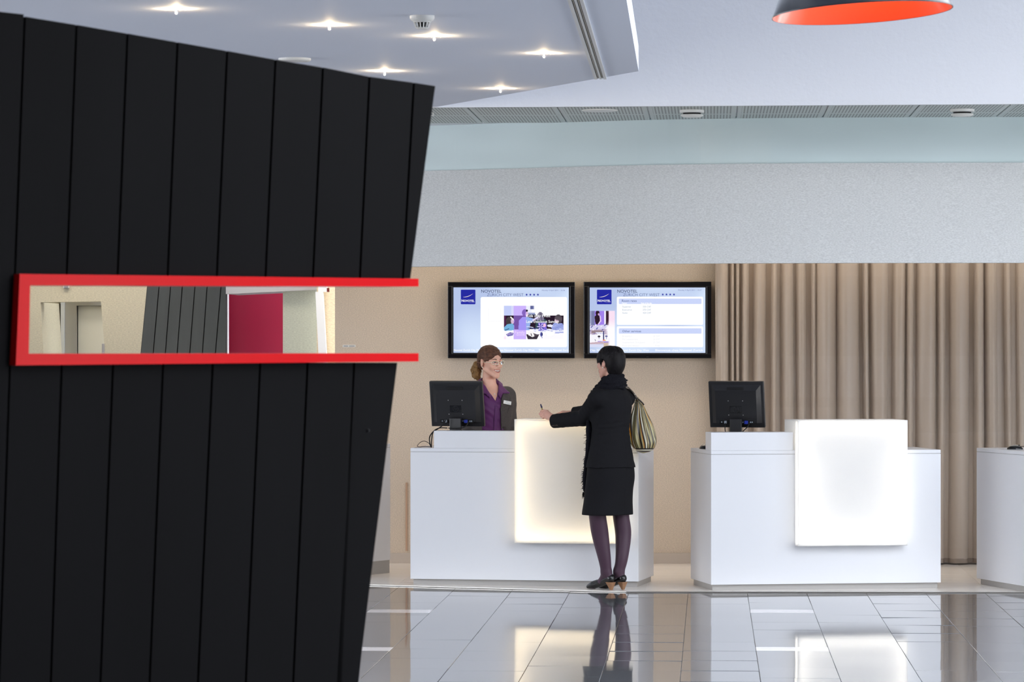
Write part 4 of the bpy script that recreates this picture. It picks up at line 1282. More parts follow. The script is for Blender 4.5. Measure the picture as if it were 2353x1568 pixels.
# ================================================================== PEOPLE
class SDF:
    """a smooth body grown from rounded bones; meshed as one continuous surface"""
    def __init__(self, lo, hi, h):
        self.lo, self.h = np.array(lo, float), h
        self.n = (np.ceil((np.array(hi) - self.lo) / h).astype(int) + 1)
        self.ax = [self.lo[i] + h * np.arange(self.n[i]) for i in range(3)]
        self.f = np.full(self.n, 1.0, np.float32)
        self.M = Matrix.Identity(4)
        self.sc = 1.0
    def pt(self, p):
        return np.array((self.M @ Vector(p))[:])
    def rng_(self, lo, hi, pad):
        a = np.clip(np.floor((np.array(lo) - pad - self.lo) / self.h).astype(int), 0, self.n - 1)
        b = np.clip(np.ceil((np.array(hi) + pad - self.lo) / self.h).astype(int) + 1, 1, self.n)
        return tuple(slice(x, max(y, x + 1)) for x, y in zip(a, b))
    def grid(self, s):
        return np.meshgrid(*[self.ax[i][s[i]].astype(np.float32) for i in range(3)], indexing='ij', sparse=True)
    def mix(self, s, d, k, op):
        a = self.f[s]
        if op == 'sub':
            d = -d
            if k <= 0: self.f[s] = np.maximum(a, d); return
            h = np.clip(.5 + .5 * (d - a) / k, 0, 1)
            self.f[s] = a * (1 - h) + d * h + k * h * (1 - h)
        else:
            if k <= 0: self.f[s] = np.minimum(a, d); return
            h = np.clip(.5 + .5 * (d - a) / k, 0, 1)
            self.f[s] = d * (1 - h) + a * h - k * h * (1 - h)
    def cone(self, a, b, ra, rb, k=.02, op='add', flat=None):
        a, b = self.pt(a), self.pt(b)
        ra, rb, k = ra * self.sc, rb * self.sc, k * self.sc
        r = max(ra, rb)
        s = self.rng_(np.minimum(a, b) - r, np.maximum(a, b) + r, k + .02)
        X_, Y_, Z_ = self.grid(s)
        ab = b - a
        L2 = float(ab @ ab) + 1e-12
        t = np.clip(((X_ - a[0]) * ab[0] + (Y_ - a[1]) * ab[1] + (Z_ - a[2]) * ab[2]) / L2, 0, 1)
        d = np.sqrt((X_ - a[0] - t * ab[0]) ** 2 + (Y_ - a[1] - t * ab[1]) ** 2 + (Z_ - a[2] - t * ab[2]) ** 2) - (ra + (rb - ra) * t)
        self.mix(s, d, k, op)
    def chain(self, pts, rs, k=.02, op='add'):
        for i in range(len(pts) - 1):
            self.cone(pts[i], pts[i + 1], rs[i], rs[i + 1], k, op)
    def ell(self, c, r, k=.02, op='add', rot=None):
        Mx = self.M @ Matrix.Translation(Vector(c))
        if rot is not None: Mx = Mx @ Euler(rot).to_matrix().to_4x4()
        cw = np.array(Mx.translation[:])
        R = max(r) * self.sc
        k *= self.sc
        s = self.rng_(cw - R, cw + R, k + .02)
        X_, Y_, Z_ = self.grid(s)
        A = np.array(Mx.to_3x3().inverted())
        dx, dy, dz = X_ - cw[0], Y_ - cw[1], Z_ - cw[2]
        u, v, w_ = [A[i, 0] * dx + A[i, 1] * dy + A[i, 2] * dz for i in range(3)]
        k0 = np.sqrt((u / r[0]) ** 2 + (v / r[1]) ** 2 + (w_ / r[2]) ** 2)
        k1 = np.sqrt((u / r[0] ** 2) ** 2 + (v / r[1] ** 2) ** 2 + (w_ / r[2] ** 2) ** 2) + 1e-9
        self.mix(s, (k0 * (k0 - 1) / k1 * self.sc).astype(np.float32), k, op)
    def box(self, lo, hi, k=.01, op='sub', rot=None, c=None):
        """box in the frame M (rotated by rot about c)"""
        lo, hi = np.array(lo, float), np.array(hi, float)
        cc = Vector((lo + hi) / 2)
        hs = (hi - lo) / 2
        Mx = self.M @ Matrix.Translation(cc)
        if rot is not None: Mx = Mx @ Euler(rot).to_matrix().to_4x4()
        cw = np.array(Mx.translation[:])
        R = float(np.linalg.norm(hs)) * self.sc
        k *= self.sc
        s = self.rng_(cw - R, cw + R, k + .02)
        X_, Y_, Z_ = self.grid(s)
        A = np.array(Mx.to_3x3().inverted())
        dx, dy, dz = X_ - cw[0], Y_ - cw[1], Z_ - cw[2]
        q = [np.abs(A[i, 0] * dx + A[i, 1] * dy + A[i, 2] * dz) - hs[i] for i in range(3)]
        d = np.sqrt(np.maximum(q[0], 0) ** 2 + np.maximum(q[1], 0) ** 2 + np.maximum(q[2], 0) ** 2) + np.minimum(np.maximum(np.maximum(q[0], q[1]), q[2]), 0)
        self.mix(s, (d * self.sc).astype(np.float32), k, op)
    def loft(self, prof, k=.02, op='add', e=2.2, grow=0.0):
        """stack of ovals (z, rx, ry, cx, cy) in the grid's own axes"""
        p = np.array(prof, float)
        z0, z1 = p[0, 0], p[-1, 0]
        R = max(p[:, 1].max(), p[:, 2].max()) + grow
        s = self.rng_((p[:, 3].min() - R, p[:, 4].min() - R, z0), (p[:, 3].max() + R, p[:, 4].max() + R, z1), k + .02)
        X_, Y_, Z_ = self.grid(s)
        zz = self.ax[2][s[2]]
        # smooth interpolation of the profile
        t = np.clip(zz, z0, z1)
        val = []
        for c in range(1, 5):
            sl = np.gradient(p[:, c], p[:, 0])
            i = np.clip(np.searchsorted(p[:, 0], t, side='right') - 1, 0, len(p) - 2)
            hh = p[i + 1, 0] - p[i, 0]
            u = (t - p[i, 0]) / hh
            val.append(((2 * u ** 3 - 3 * u ** 2 + 1) * p[i, c] + (u ** 3 - 2 * u ** 2 + u) * hh * sl[i] + (-2 * u ** 3 + 3 * u ** 2) * p[i + 1, c] + (u ** 3 - u ** 2) * hh * sl[i + 1]).astype(np.float32)[None, None, :])
        rx, ry, cx_, cy_ = val
        rx, ry = rx + grow, ry + grow
        dx, dy = X_ - cx_, Y_ - cy_
        q = (np.abs(dx / rx) ** e + np.abs(dy / ry) ** e) ** (1 / e) + 1e-6
        rad = np.sqrt(dx * dx + dy * dy)
        d = rad * (1 - 1 / q)
        d = np.where(q < .2, -.2 * np.minimum(rx, ry) * 4, d)
        dz = np.maximum(z0 - Z_, Z_ - z1)
        d = np.maximum(d, dz)
        self.mix(s, d.astype(np.float32), k, op)
    def cut(self, p, n):
        """keep what lies on the side of the plane that n points away from"""
        p, n = self.pt(p), np.array((self.M.to_3x3() @ Vector(n)).normalized()[:])
        X_, Y_, Z_ = self.grid((slice(None),) * 3)
        self.f = np.maximum(self.f, ((X_ - p[0]) * n[0] + (Y_ - p[1]) * n[1] + (Z_ - p[2]) * n[2]).astype(np.float32))
    def ripple(self, fn):
        X_, Y_, Z_ = self.grid((slice(None),) * 3)
        near_ = np.abs(self.f) < .03
        self.f = np.where(near_, self.f + fn(X_, Y_, Z_).astype(np.float32), self.f)
    def mesh(self):
        f = self.f
        S = f < 0
        m = [slice(0, -1), slice(1, None)]
        cnt = np.zeros([k - 1 for k in f.shape], np.int8)
        for a in (0, 1):
            for b in (0, 1):
                for c in (0, 1):
                    cnt += S[m[a], m[b], m[c]]
        act = np.argwhere((cnt > 0) & (cnt < 8))
        idx = np.full(cnt.shape, -1, np.int32)
        idx[act[:, 0], act[:, 1], act[:, 2]] = np.arange(len(act))
        cor = {}
        for a in (0, 1):
            for b in (0, 1):
                for c in (0, 1):
                    cor[a, b, c] = f[act[:, 0] + a, act[:, 1] + b, act[:, 2] + c]
        acc = np.zeros((len(act), 3)); num = np.zeros(len(act))
        for (p, q, axis) in [((a, b, 0), (a, b, 1), 2) for a in (0, 1) for b in (0, 1)] + [((a, 0, b), (a, 1, b), 1) for a in (0, 1) for b in (0, 1)] + [((0, a, b), (1, a, b), 0) for a in (0, 1) for b in (0, 1)]:
            u, v = cor[p], cor[q]
            cr = (u < 0) != (v < 0)
            t = np.where(cr, u / np.where(cr, u - v, 1), 0)
            pos = np.tile(np.array(p, float), (len(act), 1))
            pos[:, axis] += t
            acc += pos * cr[:, None]; num += cr
        V = self.lo + (act + acc / num[:, None]) * self.h
        Fs = []
        for axis in range(3):
            o = [slice(0, None)] * 3
            a = [slice(None)] * 3; b = [slice(None)] * 3
            a[axis] = slice(0, -1); b[axis] = slice(1, None)
            e = np.argwhere(S[tuple(a)] != S[tuple(b)])
            i1, i2 = (axis + 1) % 3, (axis + 2) % 3
            ok = (e[:, i1] > 0) & (e[:, i2] > 0) & (e[:, i1] < f.shape[i1] - 1) & (e[:, i2] < f.shape[i2] - 1)
            e = e[ok]
            ins = S[e[:, 0], e[:, 1], e[:, 2]]
            def cell(d1, d2):
                c = e.copy(); c[:, i1] -= d1; c[:, i2] -= d2
                return idx[c[:, 0], c[:, 1], c[:, 2]]
            q = np.stack([cell(1, 1), cell(0, 1), cell(0, 0), cell(1, 0)], 1)
            q[~ins] = q[~ins][:, ::-1]
            Fs.append(q)
        Fq = np.concatenate(Fs)
        Fq = Fq[(Fq >= 0).all(1)]
        return V, Fq
    def build(self, name, mats, parent, pick=None, smooth_it=1):
        V, Fq = self.mesh()
        # one light relaxation along the edges
        for _ in range(smooth_it):
            s_ = np.zeros_like(V); c_ = np.zeros(len(V))
            for i in range(4):
                a, b = Fq[:, i], Fq[:, (i + 1) % 4]
                for k in range(3):
                    s_[:, k] += np.bincount(a, V[b, k], len(V))
                c_ += np.bincount(a, minlength=len(V))
            ok = c_ > 0
            V[ok] = V[ok] * .5 + .5 * s_[ok] / c_[ok][:, None]
        me = bpy.data.meshes.new(name)
        me.vertices.add(len(V)); me.vertices.foreach_set('co', V.astype(np.float32).ravel())
        me.loops.add(Fq.size); me.loops.foreach_set('vertex_index', Fq.astype(np.int32).ravel())
        me.polygons.add(len(Fq)); me.polygons.foreach_set('loop_start', np.arange(0, Fq.size, 4, dtype=np.int32))
        try: me.polygons.foreach_set('loop_total', np.full(len(Fq), 4, np.int32))
        except Exception: pass
        me.update(calc_edges=True)
        o = link(name, me, mats, parent, True)
        if pick is not None:
            me.polygons.foreach_set('material_index', pick(V[Fq].mean(1)).astype(np.int32))
        return o

def skin_mat(name, c, lip=None):
    m = mat(name, c, 0.45, spec=0.35, noise=((22, 22, 22), 0.05, 2.0))
    b = m.node_tree.nodes['Principled BSDF']
    b.inputs['Subsurface Weight'].default_value = 0.12
    b.inputs['Subsurface Radius'].default_value = (.012, .005, .003)
    b.inputs['Subsurface Scale'].default_value = 0.5
    return m
def hair_mat(name, c, stretch):
    return mat(name, c, 0.5, spec=0.22, noise=(stretch, 0.5, 3.0), bump=(stretch, 0.5, 0.004))
M['skin_a'] = skin_mat('skin_fair', rgb(226, 176, 154))
M['skin_b'] = skin_mat('skin_light', rgb(214, 164, 146))
M['lips'] = mat('lips', rgb(190, 106, 98), 0.4)
M['teeth'] = mat('teeth', rgb(244, 240, 232), 0.25)
M['mouth'] = mat('mouth_inside', rgb(90, 34, 34), 0.6)
M['eye_white'] = mat('eye_white', rgb(236, 234, 230), 0.15)
M['iris'] = mat('iris', rgb(70, 92, 110), 0.15)
M['pupil'] = mat('pupil', (0.005, .005, .005, 1), 0.1)
M['brow'] = mat('brow_hair', rgb(88, 60, 44), 0.7)
M['hair_brown'] = hair_mat('brown_hair', rgb(86, 58, 44), (70, 16, 60))
M['hair_tail'] = hair_mat('light_brown_hair', rgb(128, 96, 58), (160, 160, 40))
M['hair_black'] = hair_mat('black_hair', (0.0062, 0.0052, 0.0062, 1), (120, 120, 20))
M['hair_black'].node_tree.nodes['Principled BSDF'].inputs['Specular IOR Level'].default_value = 0.14
M['jacket_grey'] = mat('charcoal_suiting', rgb(76, 71, 69), 0.85, spec=0.2, noise=((400, 400, 90), 0.22, 2.0))
M['shirt_purple'] = mat('purple_cotton', rgb(88, 32, 92), 0.55, spec=0.35, sheen=0.15)
M['suit_black'] = mat('black_suiting', (0.0085, 0.0085, 0.0105, 1), 0.85, spec=0.15, noise=((300, 300, 300), 0.25, 2.0))
M['scarf'] = mat('black_scarf', (0.0085, 0.0085, 0.012, 1), 0.9, spec=0.1, noise=((120, 120, 120), 0.4, 2.0))
M['tights'] = mat('sheer_tights', rgb(74, 54, 68), 0.5, spec=0.3)
M['shoe'] = mat('black_leather', (0.008, 0.008, 0.009, 1), 0.22)
M['heel'] = mat('stacked_heel', rgb(142, 104, 74), 0.4, noise=((20, 20, 160), 0.15, 2.0))
M['pearl'] = mat('pearl', rgb(236, 232, 224), 0.15)
M['spectacle'] = mat('pale_spectacle_frame', rgb(232, 222, 196), 0.2, spec=0.6)
M['chain'] = mat('fine_chain', rgb(150, 136, 110), 0.3, metal=0.8)
M['trousers'] = M['jacket_grey']

def head_prims(B_, H, smile=True):
    B_.M = H
    B_.sc = H.to_scale()[0]
    B_.ell((0, .016, .042), (.072, .090, .080), .0)
    B_.ell((0, -.026, -.020), (.056, .060, .074), .03)
    B_.ell((0, -.050, .030), (.050, .030, .042), .02)              # forehead
    for s in (-1, 1):
        B_.cone((s * .050, .006, -.046), (s * .013, -.066, -.096), .016, .013, .022)
        B_.ell((s * .036, -.066, -.022), (.022, .018, .018), .024)  # cheek
        B_.cone((s * .048, -.066, .012), (s * .016, -.086, .024), .010, .008, .014)  # brow ridge
    B_.ell((0, -.074, -.100), (.018, .016, .014), .026)             # chin
    for s in (-1, 1):
        B_.ell((s * .031, -.099, .006), (.017, .013, .011), .012, 'sub')
    B_.cone((0, -.086, .018), (0, -.107, -.024), .0070, .0098, .011)  # nose
    B_.ell((0, -.111, -.027), (.0098, .009, .008), .008)
    for s in (-1, 1):
        B_.ell((s * .011, -.097, -.031), (.008, .010, .007), .006)
        B_.ell((s * .006, -.104, -.037), (.0032, .0045, .003), .003, 'sub')
    B_.ell((0, -.080, -.060), (.028, .016, .026), .018)             # muzzle
    for s in (-1, 1):                                               # ears
        B_.ell((s * .073, .012, -.004), (.007, .019, .031), .008, rot=(math.radians(-10), 0, s * math.radians(22)))
        B_.ell((s * .080, .006, .000), (.004, .010, .017), .005, 'sub', rot=(0, 0, s * math.radians(22)))
    if smile:
        # open smile, corners drawn up
        for k in range(-5, 6):
            x = k * .0054
            hh = .0072 * (1 - (x / .031) ** 2) + .0012
            B_.ell((x, -.101 + abs(x) * .40, -.0615 + x * x * 11.0), (.0042, .012, hh), .0015, 'sub')
    else:
        B_.cone((-.020, -.090, -.056), (.020, -.090, -.056), .005, .005, .006)
        B_.cone((-.016, -.090, -.066), (.016, -.090, -.066), .006, .006, .006)
    B_.M = Matrix.Identity(4)
    B_.sc = 1.0

def hand_prims(B_, wrist, knuckles, tips, thumb, palm_r=.016, fr=.0082):
    """wrist point; four knuckles (index..little); four lists of finger joints; thumb joints"""
    for i, kn in enumerate(knuckles):
        B_.cone(wrist, kn, palm_r * 1.08, palm_r * .82, .014)
    for kn, fl, r in zip(knuckles, tips, (fr, fr * 1.05, fr, fr * .86)):
        pts = [kn] + fl
        B_.chain(pts, [r * 1.15, r * 1.05, r * .98, r * .85][:len(pts)], .0035)
    B_.chain(thumb, [.012, .0105, .0092, .008][:len(thumb)], .005)

def facepts(pts, H): return [H @ Vector(p) for p in pts]
def along(a, b):
    """frame at b whose z axis runs on from a to b"""
    d = (Vector(b) - Vector(a)).normalized()
    q = d.to_track_quat('Z', 'Y')
    return Matrix.Translation(Vector(b)) @ q.to_matrix().to_4x4()
def open_cuff(J, a, b, r):
    J.M = along(a, b)
    J.box((-.09, -.09, 0), (.09, .09, .10), .003)
    J.cone((0, 0, -.02), (0, 0, .03), r, r, .004, 'sub')
    J.M = Matrix.Identity(4)
def sphere(mb, c, r, H=None, seg=16, sc=(1, 1, 1)):
    pr = [(max(1e-5, math.sin(q)), -math.cos(q)) for q in np.linspace(0, math.pi, seg // 2 + 1)]
    n = len(mb.v)
    mb.lathe(pr, None, seg)
    for i in range(n, len(mb.v)):
        p = Vector((mb.v[i].x * r * sc[0] + c[0], mb.v[i].y * r * sc[1] + c[1], mb.v[i].z * r * sc[2] + c[2]))
        mb.v[i] = H @ p if H is not None else p
    return mb
def wrinkle(a, seed):
    r = np.random.default_rng(seed)
    w_ = [(r.normal(0, 1, 3) * s, r.uniform(0, 6.28)) for s in (22, 30, 42, 60, 75)]
    def fn(x, y, z):
        return a * sum(np.sin(k[0] * x + k[1] * y + 1.5 * k[2] * z + p) for k, p in w_) / 2
    return fn

# ------------------------------------------------------------------ the receptionist
rcp = thing('person', 'receptionist with brown ponytail and glasses, charcoal jacket over a purple shirt, smiling behind the desk', 'person', (X(1126, 27.0), 27.0, 0), math.radians(20))
inv = frame(rcp).inverted()
def LR(x, y, Y): return inv @ P(x, y, Y)
HR = Matrix.Translation((-.002, -.012, 1.599)) @ Euler((math.radians(2), math.radians(-2), math.radians(19))).to_matrix().to_4x4()
torso = [(.80, .185, .14, 0, 0), (.88, .188, .142, 0, 0), (1.0, .160, .122, 0, 0), (1.09, .142, .112, 0, 0), (1.20, .152, .124, 0, -.004), (1.28, .162, .128, 0, -.004), (1.345, .158, .108, 0, .004), (1.395, .118, .078, 0, .012), (1.43, .066, .060, 0, .014), (1.47, .052, .054, 0, .012)]
shR = [Vector((s * .138, .012, 1.352)) for s in (1, -1)]
elR = [Vector((s * .185, .045, 1.085)) for s in (1, -1)]
wrR = [Vector((s * .150, -.110, 1.030)) for s in (1, -1)]
B_ = SDF((-.30, -.32, 0), (.30, .19, 1.75), .0036)
B_.loft(torso, 0, grow=-.012)
B_.cone((0, .026, 1.53), (0, .020, 1.40), .0435, .054, .02)
for i, s in enumerate((1, -1)):
    B_.cone((s * .05, .014, 1.385), shR[i], .036, .042, .03)
    B_.cone(shR[i], elR[i], .044, .034, .02)
    B_.cone(elR[i], wrR[i], .034, .023, .015)
    kn = [wrR[i] + Vector((s * (-.030 + .020 * j), -.085 + .004 * abs(j - 1), .004 - .004 * j)) for j in range(4)]
    tp_ = [[k + Vector((0, -.034, -.010)), k + Vector((0, -.056 + .006 * abs(j - 1), -.026)), k + Vector((0, -.062 + .006 * abs(j - 1), -.044))] for j, k in enumerate(kn)]
    th = [wrR[i] + Vector((-s * .018, -.020, 0)), wrR[i] + Vector((-s * .044, -.052, -.004)), wrR[i] + Vector((-s * .050, -.082, -.014)), wrR[i] + Vector((-s * .046, -.102, -.022))]
    hand_prims(B_, wrR[i], kn, tp_, th)
    B_.cone((s * .088, .0, .86), (s * .085, -.005, .48), .088, .058, .03)
    B_.chain([(s * .085, -.005, .48), (s * .084, .012, .36), (s * .082, .010, .20), (s * .080, .012, .09)], [.056, .056, .040, .036], 0)
    B_.chain([(s * .080, .025, .05), (s * .083, -.06, .035), (s * .088, -.135, .022)], [.036, .032, .022], .02)
head_prims(B_, HR, True)
Hi = HR.inverted()
HiN = np.array(Hi)
def pickR(c):
    h = c @ HiN[:3, :3].T + HiN[:3, 3]
    out = np.zeros(len(c))
    dd = (h[:, 1] < -.07) & (np.abs(h[:, 0]) < .030) & (np.abs(h[:, 2] + .0615 - h[:, 0] ** 2 * 11) < .0066 * (1 - (h[:, 0] / .031) ** 2)) & (h[:, 1] > -.0935 + np.abs(h[:, 0]) * .40)
    out[dd] = 1
    return out
bodyR = B_.build('body', [M['skin_a'], M['mouth']], rcp, pickR)
from mathutils.bvhtree import BVHTree
def face_of(body, H):
    me = body.data
    bv = BVHTree.FromPolygons([v.co for v in me.vertices], [tuple(p.vertices) for p in me.polygons])
    Hin = H.inverted()
    R3 = H.to_3x3()
    def f(x, z, dflt=-.09):
        hit = bv.ray_cast(H @ Vector((x, -.25, z)), (R3 @ Vector((0, 1, 0))).normalized())
        return (Hin @ hit[0]).y if hit[0] is not None else dflt
    return f
fR = face_of(bodyR, HR)
def lip(zf, r, lift, nm):
    xs_ = np.linspace(-.0315, .0315, 19)
    pts = []
    for x in xs_:
        ye = min(fR(x, zf(x) + .004 * lift), fR(x, zf(x)))
        pts.append(Vector((x, ye + .0006, zf(x))))
    for _ in range(2):
        pts = [pts[0]] + [Vector((p.x, (a_.y + 2 * p.y + b_.y) / 4, p.z)) for a_, p, b_ in zip(pts[:-2], pts[1:-1], pts[2:])] + [pts[-1]]
    rs = [max(.0006, r * (1 - (x / .033) ** 2) ** .8 * (1 - (.22 * math.exp(-(x / .004) ** 2) if lift > 0 else 0))) for x in xs_]
    mb = MB().tube(pts, rs, 10)
    mb.v = [HR @ p for p in mb.v]
    return mb.build(nm, M['lips'], rcp, local=True, smooth=True)
lip(lambda x: -.0530 + x * x * 4.5, .0029, 1, 'lip')
lip(lambda x: -.0705 + x * x * 17.0, .0034, -1, 'lip')
def on_head(mb, name, m, H, person, smooth=True):
    mb.v = [H @ p for p in mb.v]
    return mb.build(name, m, person, local=True, smooth=smooth)
# eyes with iris, brows, teeth
for s in (1, -1):
    e_ = on_head(sphere(MB(), (s * .031, -.0800, .0040), .0118), 'eye', M['eye_white'], HR, rcp)
    ir = sphere(MB(), (s * .031 + .0015, -.0880, .0040), .0062, sc=(1, .75, 1)); on_head(ir, 'iris', M['iris'], HR, e_)
    pu = sphere(MB(), (s * .031 + .0018, -.0918, .0040), .0030, sc=(1, .5, 1)); on_head(pu, 'pupil', M['pupil'], HR, e_)
    for sg_, nm_ in ((1, 'upper_lid'), (-1, 'lower_lid')):
        lids = MB().tube([Vector((s * .031 + .0165 * q, -.0935 + .0065 * q * q + .003 * max(0, q * s), .0040 + sg_ * (.0088 - .0058 * q * q))) for q in np.linspace(-1, 1, 11)], [.0012, .0026, .0036, .0042, .0044, .0044, .0044, .0042, .0036, .0026, .0012], 8)
        on_head(lids, nm_, M['skin_a'], HR, rcp)
    lid = MB().tube([Vector((s * .031 + .0165 * q, -.0945 - .0020 * (1 - q * q) + .006 * abs(q) ** 2, .0058 + .0032 * (1 - q * q))) for q in np.linspace(-1, 1, 9)], [.0008, .0013, .0016, .0018, .0019, .0018, .0016, .0013, .0008], 6)
    on_head(lid, 'eyelid', M['brow'], HR, rcp)
    bw_ = MB().tube([Vector((s * (.014 + .036 * q), -.0955 + .017 * q * q, .0245 + .0065 * math.sin(q * 2.4) - .004 * q)) for q in np.linspace(0, 1, 9)], [.0018, .0028, .003, .003, .0028, .0025, .0021, .0016, .0009], 6)
    on_head(bw_, 'eyebrow', M['brow'], HR, rcp)
    on_head(sphere(MB(), (s * .0765, .000, -.034), .0042), 'earring', M['pearl'], HR, rcp)
tm = MB()
for k in range(-4, 4):
    x0, x1 = k * .0066 + .0002, (k + 1) * .0066 - .0002
    f_ = lambda x: (-.0925 + abs(x) * .42)
    zc = lambda x: -.0548 + x * x * 7.0
    hh = .0094 - abs((x0 + x1) / 2) * .12
    tm.add([(x0, f_(x0), zc(x0)), (x1, f_(x1), zc(x1)), (x1, f_(x1), zc(x1) - hh), (x0, f_(x0), zc(x0) - hh),
            (x0, f_(x0) + .006, zc(x0)), (x1, f_(x1) + .006, zc(x1)), (x1, f_(x1) + .006, zc(x1) - hh), (x0, f_(x0) + .006, zc(x0) - hh)],
           [(0, 1, 2, 3), (4, 7, 6, 5), (0, 4, 5, 1), (3, 2, 6, 7), (0, 3, 7, 4), (1, 5, 6, 2)])
tt = on_head(tm, 'teeth', M['teeth'], HR, rcp, False); tt['kind'] = 'stuff'
# hair swept back, ponytail
Ha = SDF((-.16, -.16, 1.40), (.16, .20, 1.76), .0026)
Ha.M = HR
Ha.ell((0, .012, .0455), (.0795, .1055, .0855), 0)
Ha.ell((0, .070, -.010), (.058, .050, .055), .03)
Ha.ell((0.006, -.104, -.024), (.062, .066, .088), .014, 'sub')
for s in (-1, 1):
    Ha.box((s * .080 - .032, -.090, -.09), (s * .080 + .032, -.006, -.006), .012, rot=(math.radians(30), 0, 0))
    Ha.ell((s * .078, .012, -.010), (.022, .026, .040), .006, 'sub')
Ha.box((-.1, -.1, -.2), (.1, .15, -.058), .01)
for q in range(7):
    Ha.cone((.012, -.066 + q * .016, .112 + .012 * math.sin(q * .45)), (.012, -.050 + q * .016, .114 + .012 * math.sin((q + 1) * .45)), .0035, .0035, .006, 'sub')
Ha.M = Matrix.Identity(4)
hx = np.array(HR.translation[:])
Ha.ripple(lambda x, y, z: .0011 * np.sin(260 * (z - hx[2]) + 60 * (y - hx[1]) + 3 * np.sin(40 * x)) + .0007 * np.sin(420 * (z - hx[2]) + 160 * x))
hr_ = Ha.build('hair', M['hair_brown'], rcp)
Pt = SDF((-.20, -.06, 1.38), (.12, .24, 1.70), .0028)
Pt.M = HR
Pt.chain([(-.008, .094, .002), (-.034, .118, -.022), (-.046, .122, -.060), (-.044, .114, -.095), (-.030, .104, -.130)], [.020, .027, .033, .031, .016], .012)
rr = np.random.default_rng(11)
for k in range(16):
    q = rr.uniform(0, 6.28)
    b0 = Vector((-.040 + .026 * math.cos(q), .116 + .022 * math.sin(q), rr.uniform(-.075, -.015)))
    pts = [b0 + Vector((.010 * math.cos(q + n * 1.1) , .010 * math.sin(q + n * 1.1), -.011 * n)) for n in range(6)]
    Pt.chain(pts, [.006] * 4 + [.0045, .003], .003)
Pt.chain([(-.062, .118, -.070), (-.076, .116, -.082), (-.084, .112, -.078), (-.082, .112, -.070), (-.076, .114, -.074)], [.005, .005, .0042, .0036, .003], .002)
Pt.M = Matrix.Identity(4)
Pt.ripple(lambda x, y, z: .0022 * np.sin(190 * x + 70 * z + 2 * np.sin(60 * z)) * np.sin(150 * y + 50 * z))
Pt.build('ponytail', M['hair_tail'], rcp)
on_head(MB().tube([Vector((-.016 + .019 * math.cos(q), .104 + .006 * math.cos(q), -.006 + .019 * math.sin(q))) for q in np.linspace(0, 6.28, 18, endpoint=False)], .004, 8, closed=True), 'hair_band', M['suit_black'], HR, rcp)
# spectacles
def lens_loop(s, r=.0):
    pts = []
    for k in range(28):
        q = 2 * math.pi * k / 28
        cx_, sx_ = math.cos(q), math.sin(q)
        ex = .0245 * math.copysign(abs(cx_) ** .62, cx_); ez = .0130 * math.copysign(abs(sx_) ** .62, sx_)
        x = s * .0335 + ex
        pts.append(Vector((x, -.1105 + 6.0 * x * x, .0005 + ez + .002 * s * ex / .0245)))
    return pts
sg = tag(MB().build('spectacles_holder', None, rcp), None) if False else None
for s in (1, -1):
    lf = on_head(MB().tube(lens_loop(s), .0021, 8, closed=True), 'spectacle_rim', M['spectacle'], HR, rcp)
    c = sum(lens_loop(s), Vector()) / 28
    n0 = MB(); n0.add([c] + lens_loop(s), [(0, 1 + k, 1 + (k + 1) % 28) for k in range(28)])
    on_head(n0, 'lens', M['pane'], HR, lf)
    on_head(MB().tube(curve_pts([(s * .0585, -.0905, .004), (s * .068, -.060, .005), (s * .0745, -.015, .006), (s * .0755, .012, .004)]), .0020, 6), 'temple', M['spectacle'], HR, rcp)
on_head(MB().tube(curve_pts([(-.010, -.1110, .003), (0, -.1130, .006), (.010, -.1110, .003)]), .0018, 6), 'bridge', M['spectacle'], HR, rcp)
# purple shirt with a deep neckline
S_ = SDF((-.24, -.20, .78), (.24, .20, 1.50), .0038)
S_.loft(torso, 0, grow=-.003)
for i, s in enumerate((1, -1)):
    S_.cone((s * .05, .014, 1.385), shR[i], .042, .048, .03)
S_.cone((0, .016, 1.40), (0, .016, 1.475), .064, .060, .02)
X_, Y_, Z_ = S_.grid((slice(None),) * 3)
VZ = 1.312
vx = .004
wv = np.interp(Z_, [VZ, 1.37, 1.44, 1.52], [0, .030, .060, .075])
S_.f = np.maximum(S_.f, -np.maximum(np.maximum(np.abs(X_ - vx) - wv, Y_ - .0 + 0 * Z_), VZ - Z_)).astype(np.float32)
S_.f = np.maximum(S_.f, (Z_ - 1.462 - .25 * Y_ + 0 * X_)).astype(np.float32)
S_.ripple(lambda x, y, z: .0022 * np.sin(60 * x + 42 * z) * np.sin(30 * z - 25 * x + 1) + .0012 * np.sin(130 * z + 90 * x))
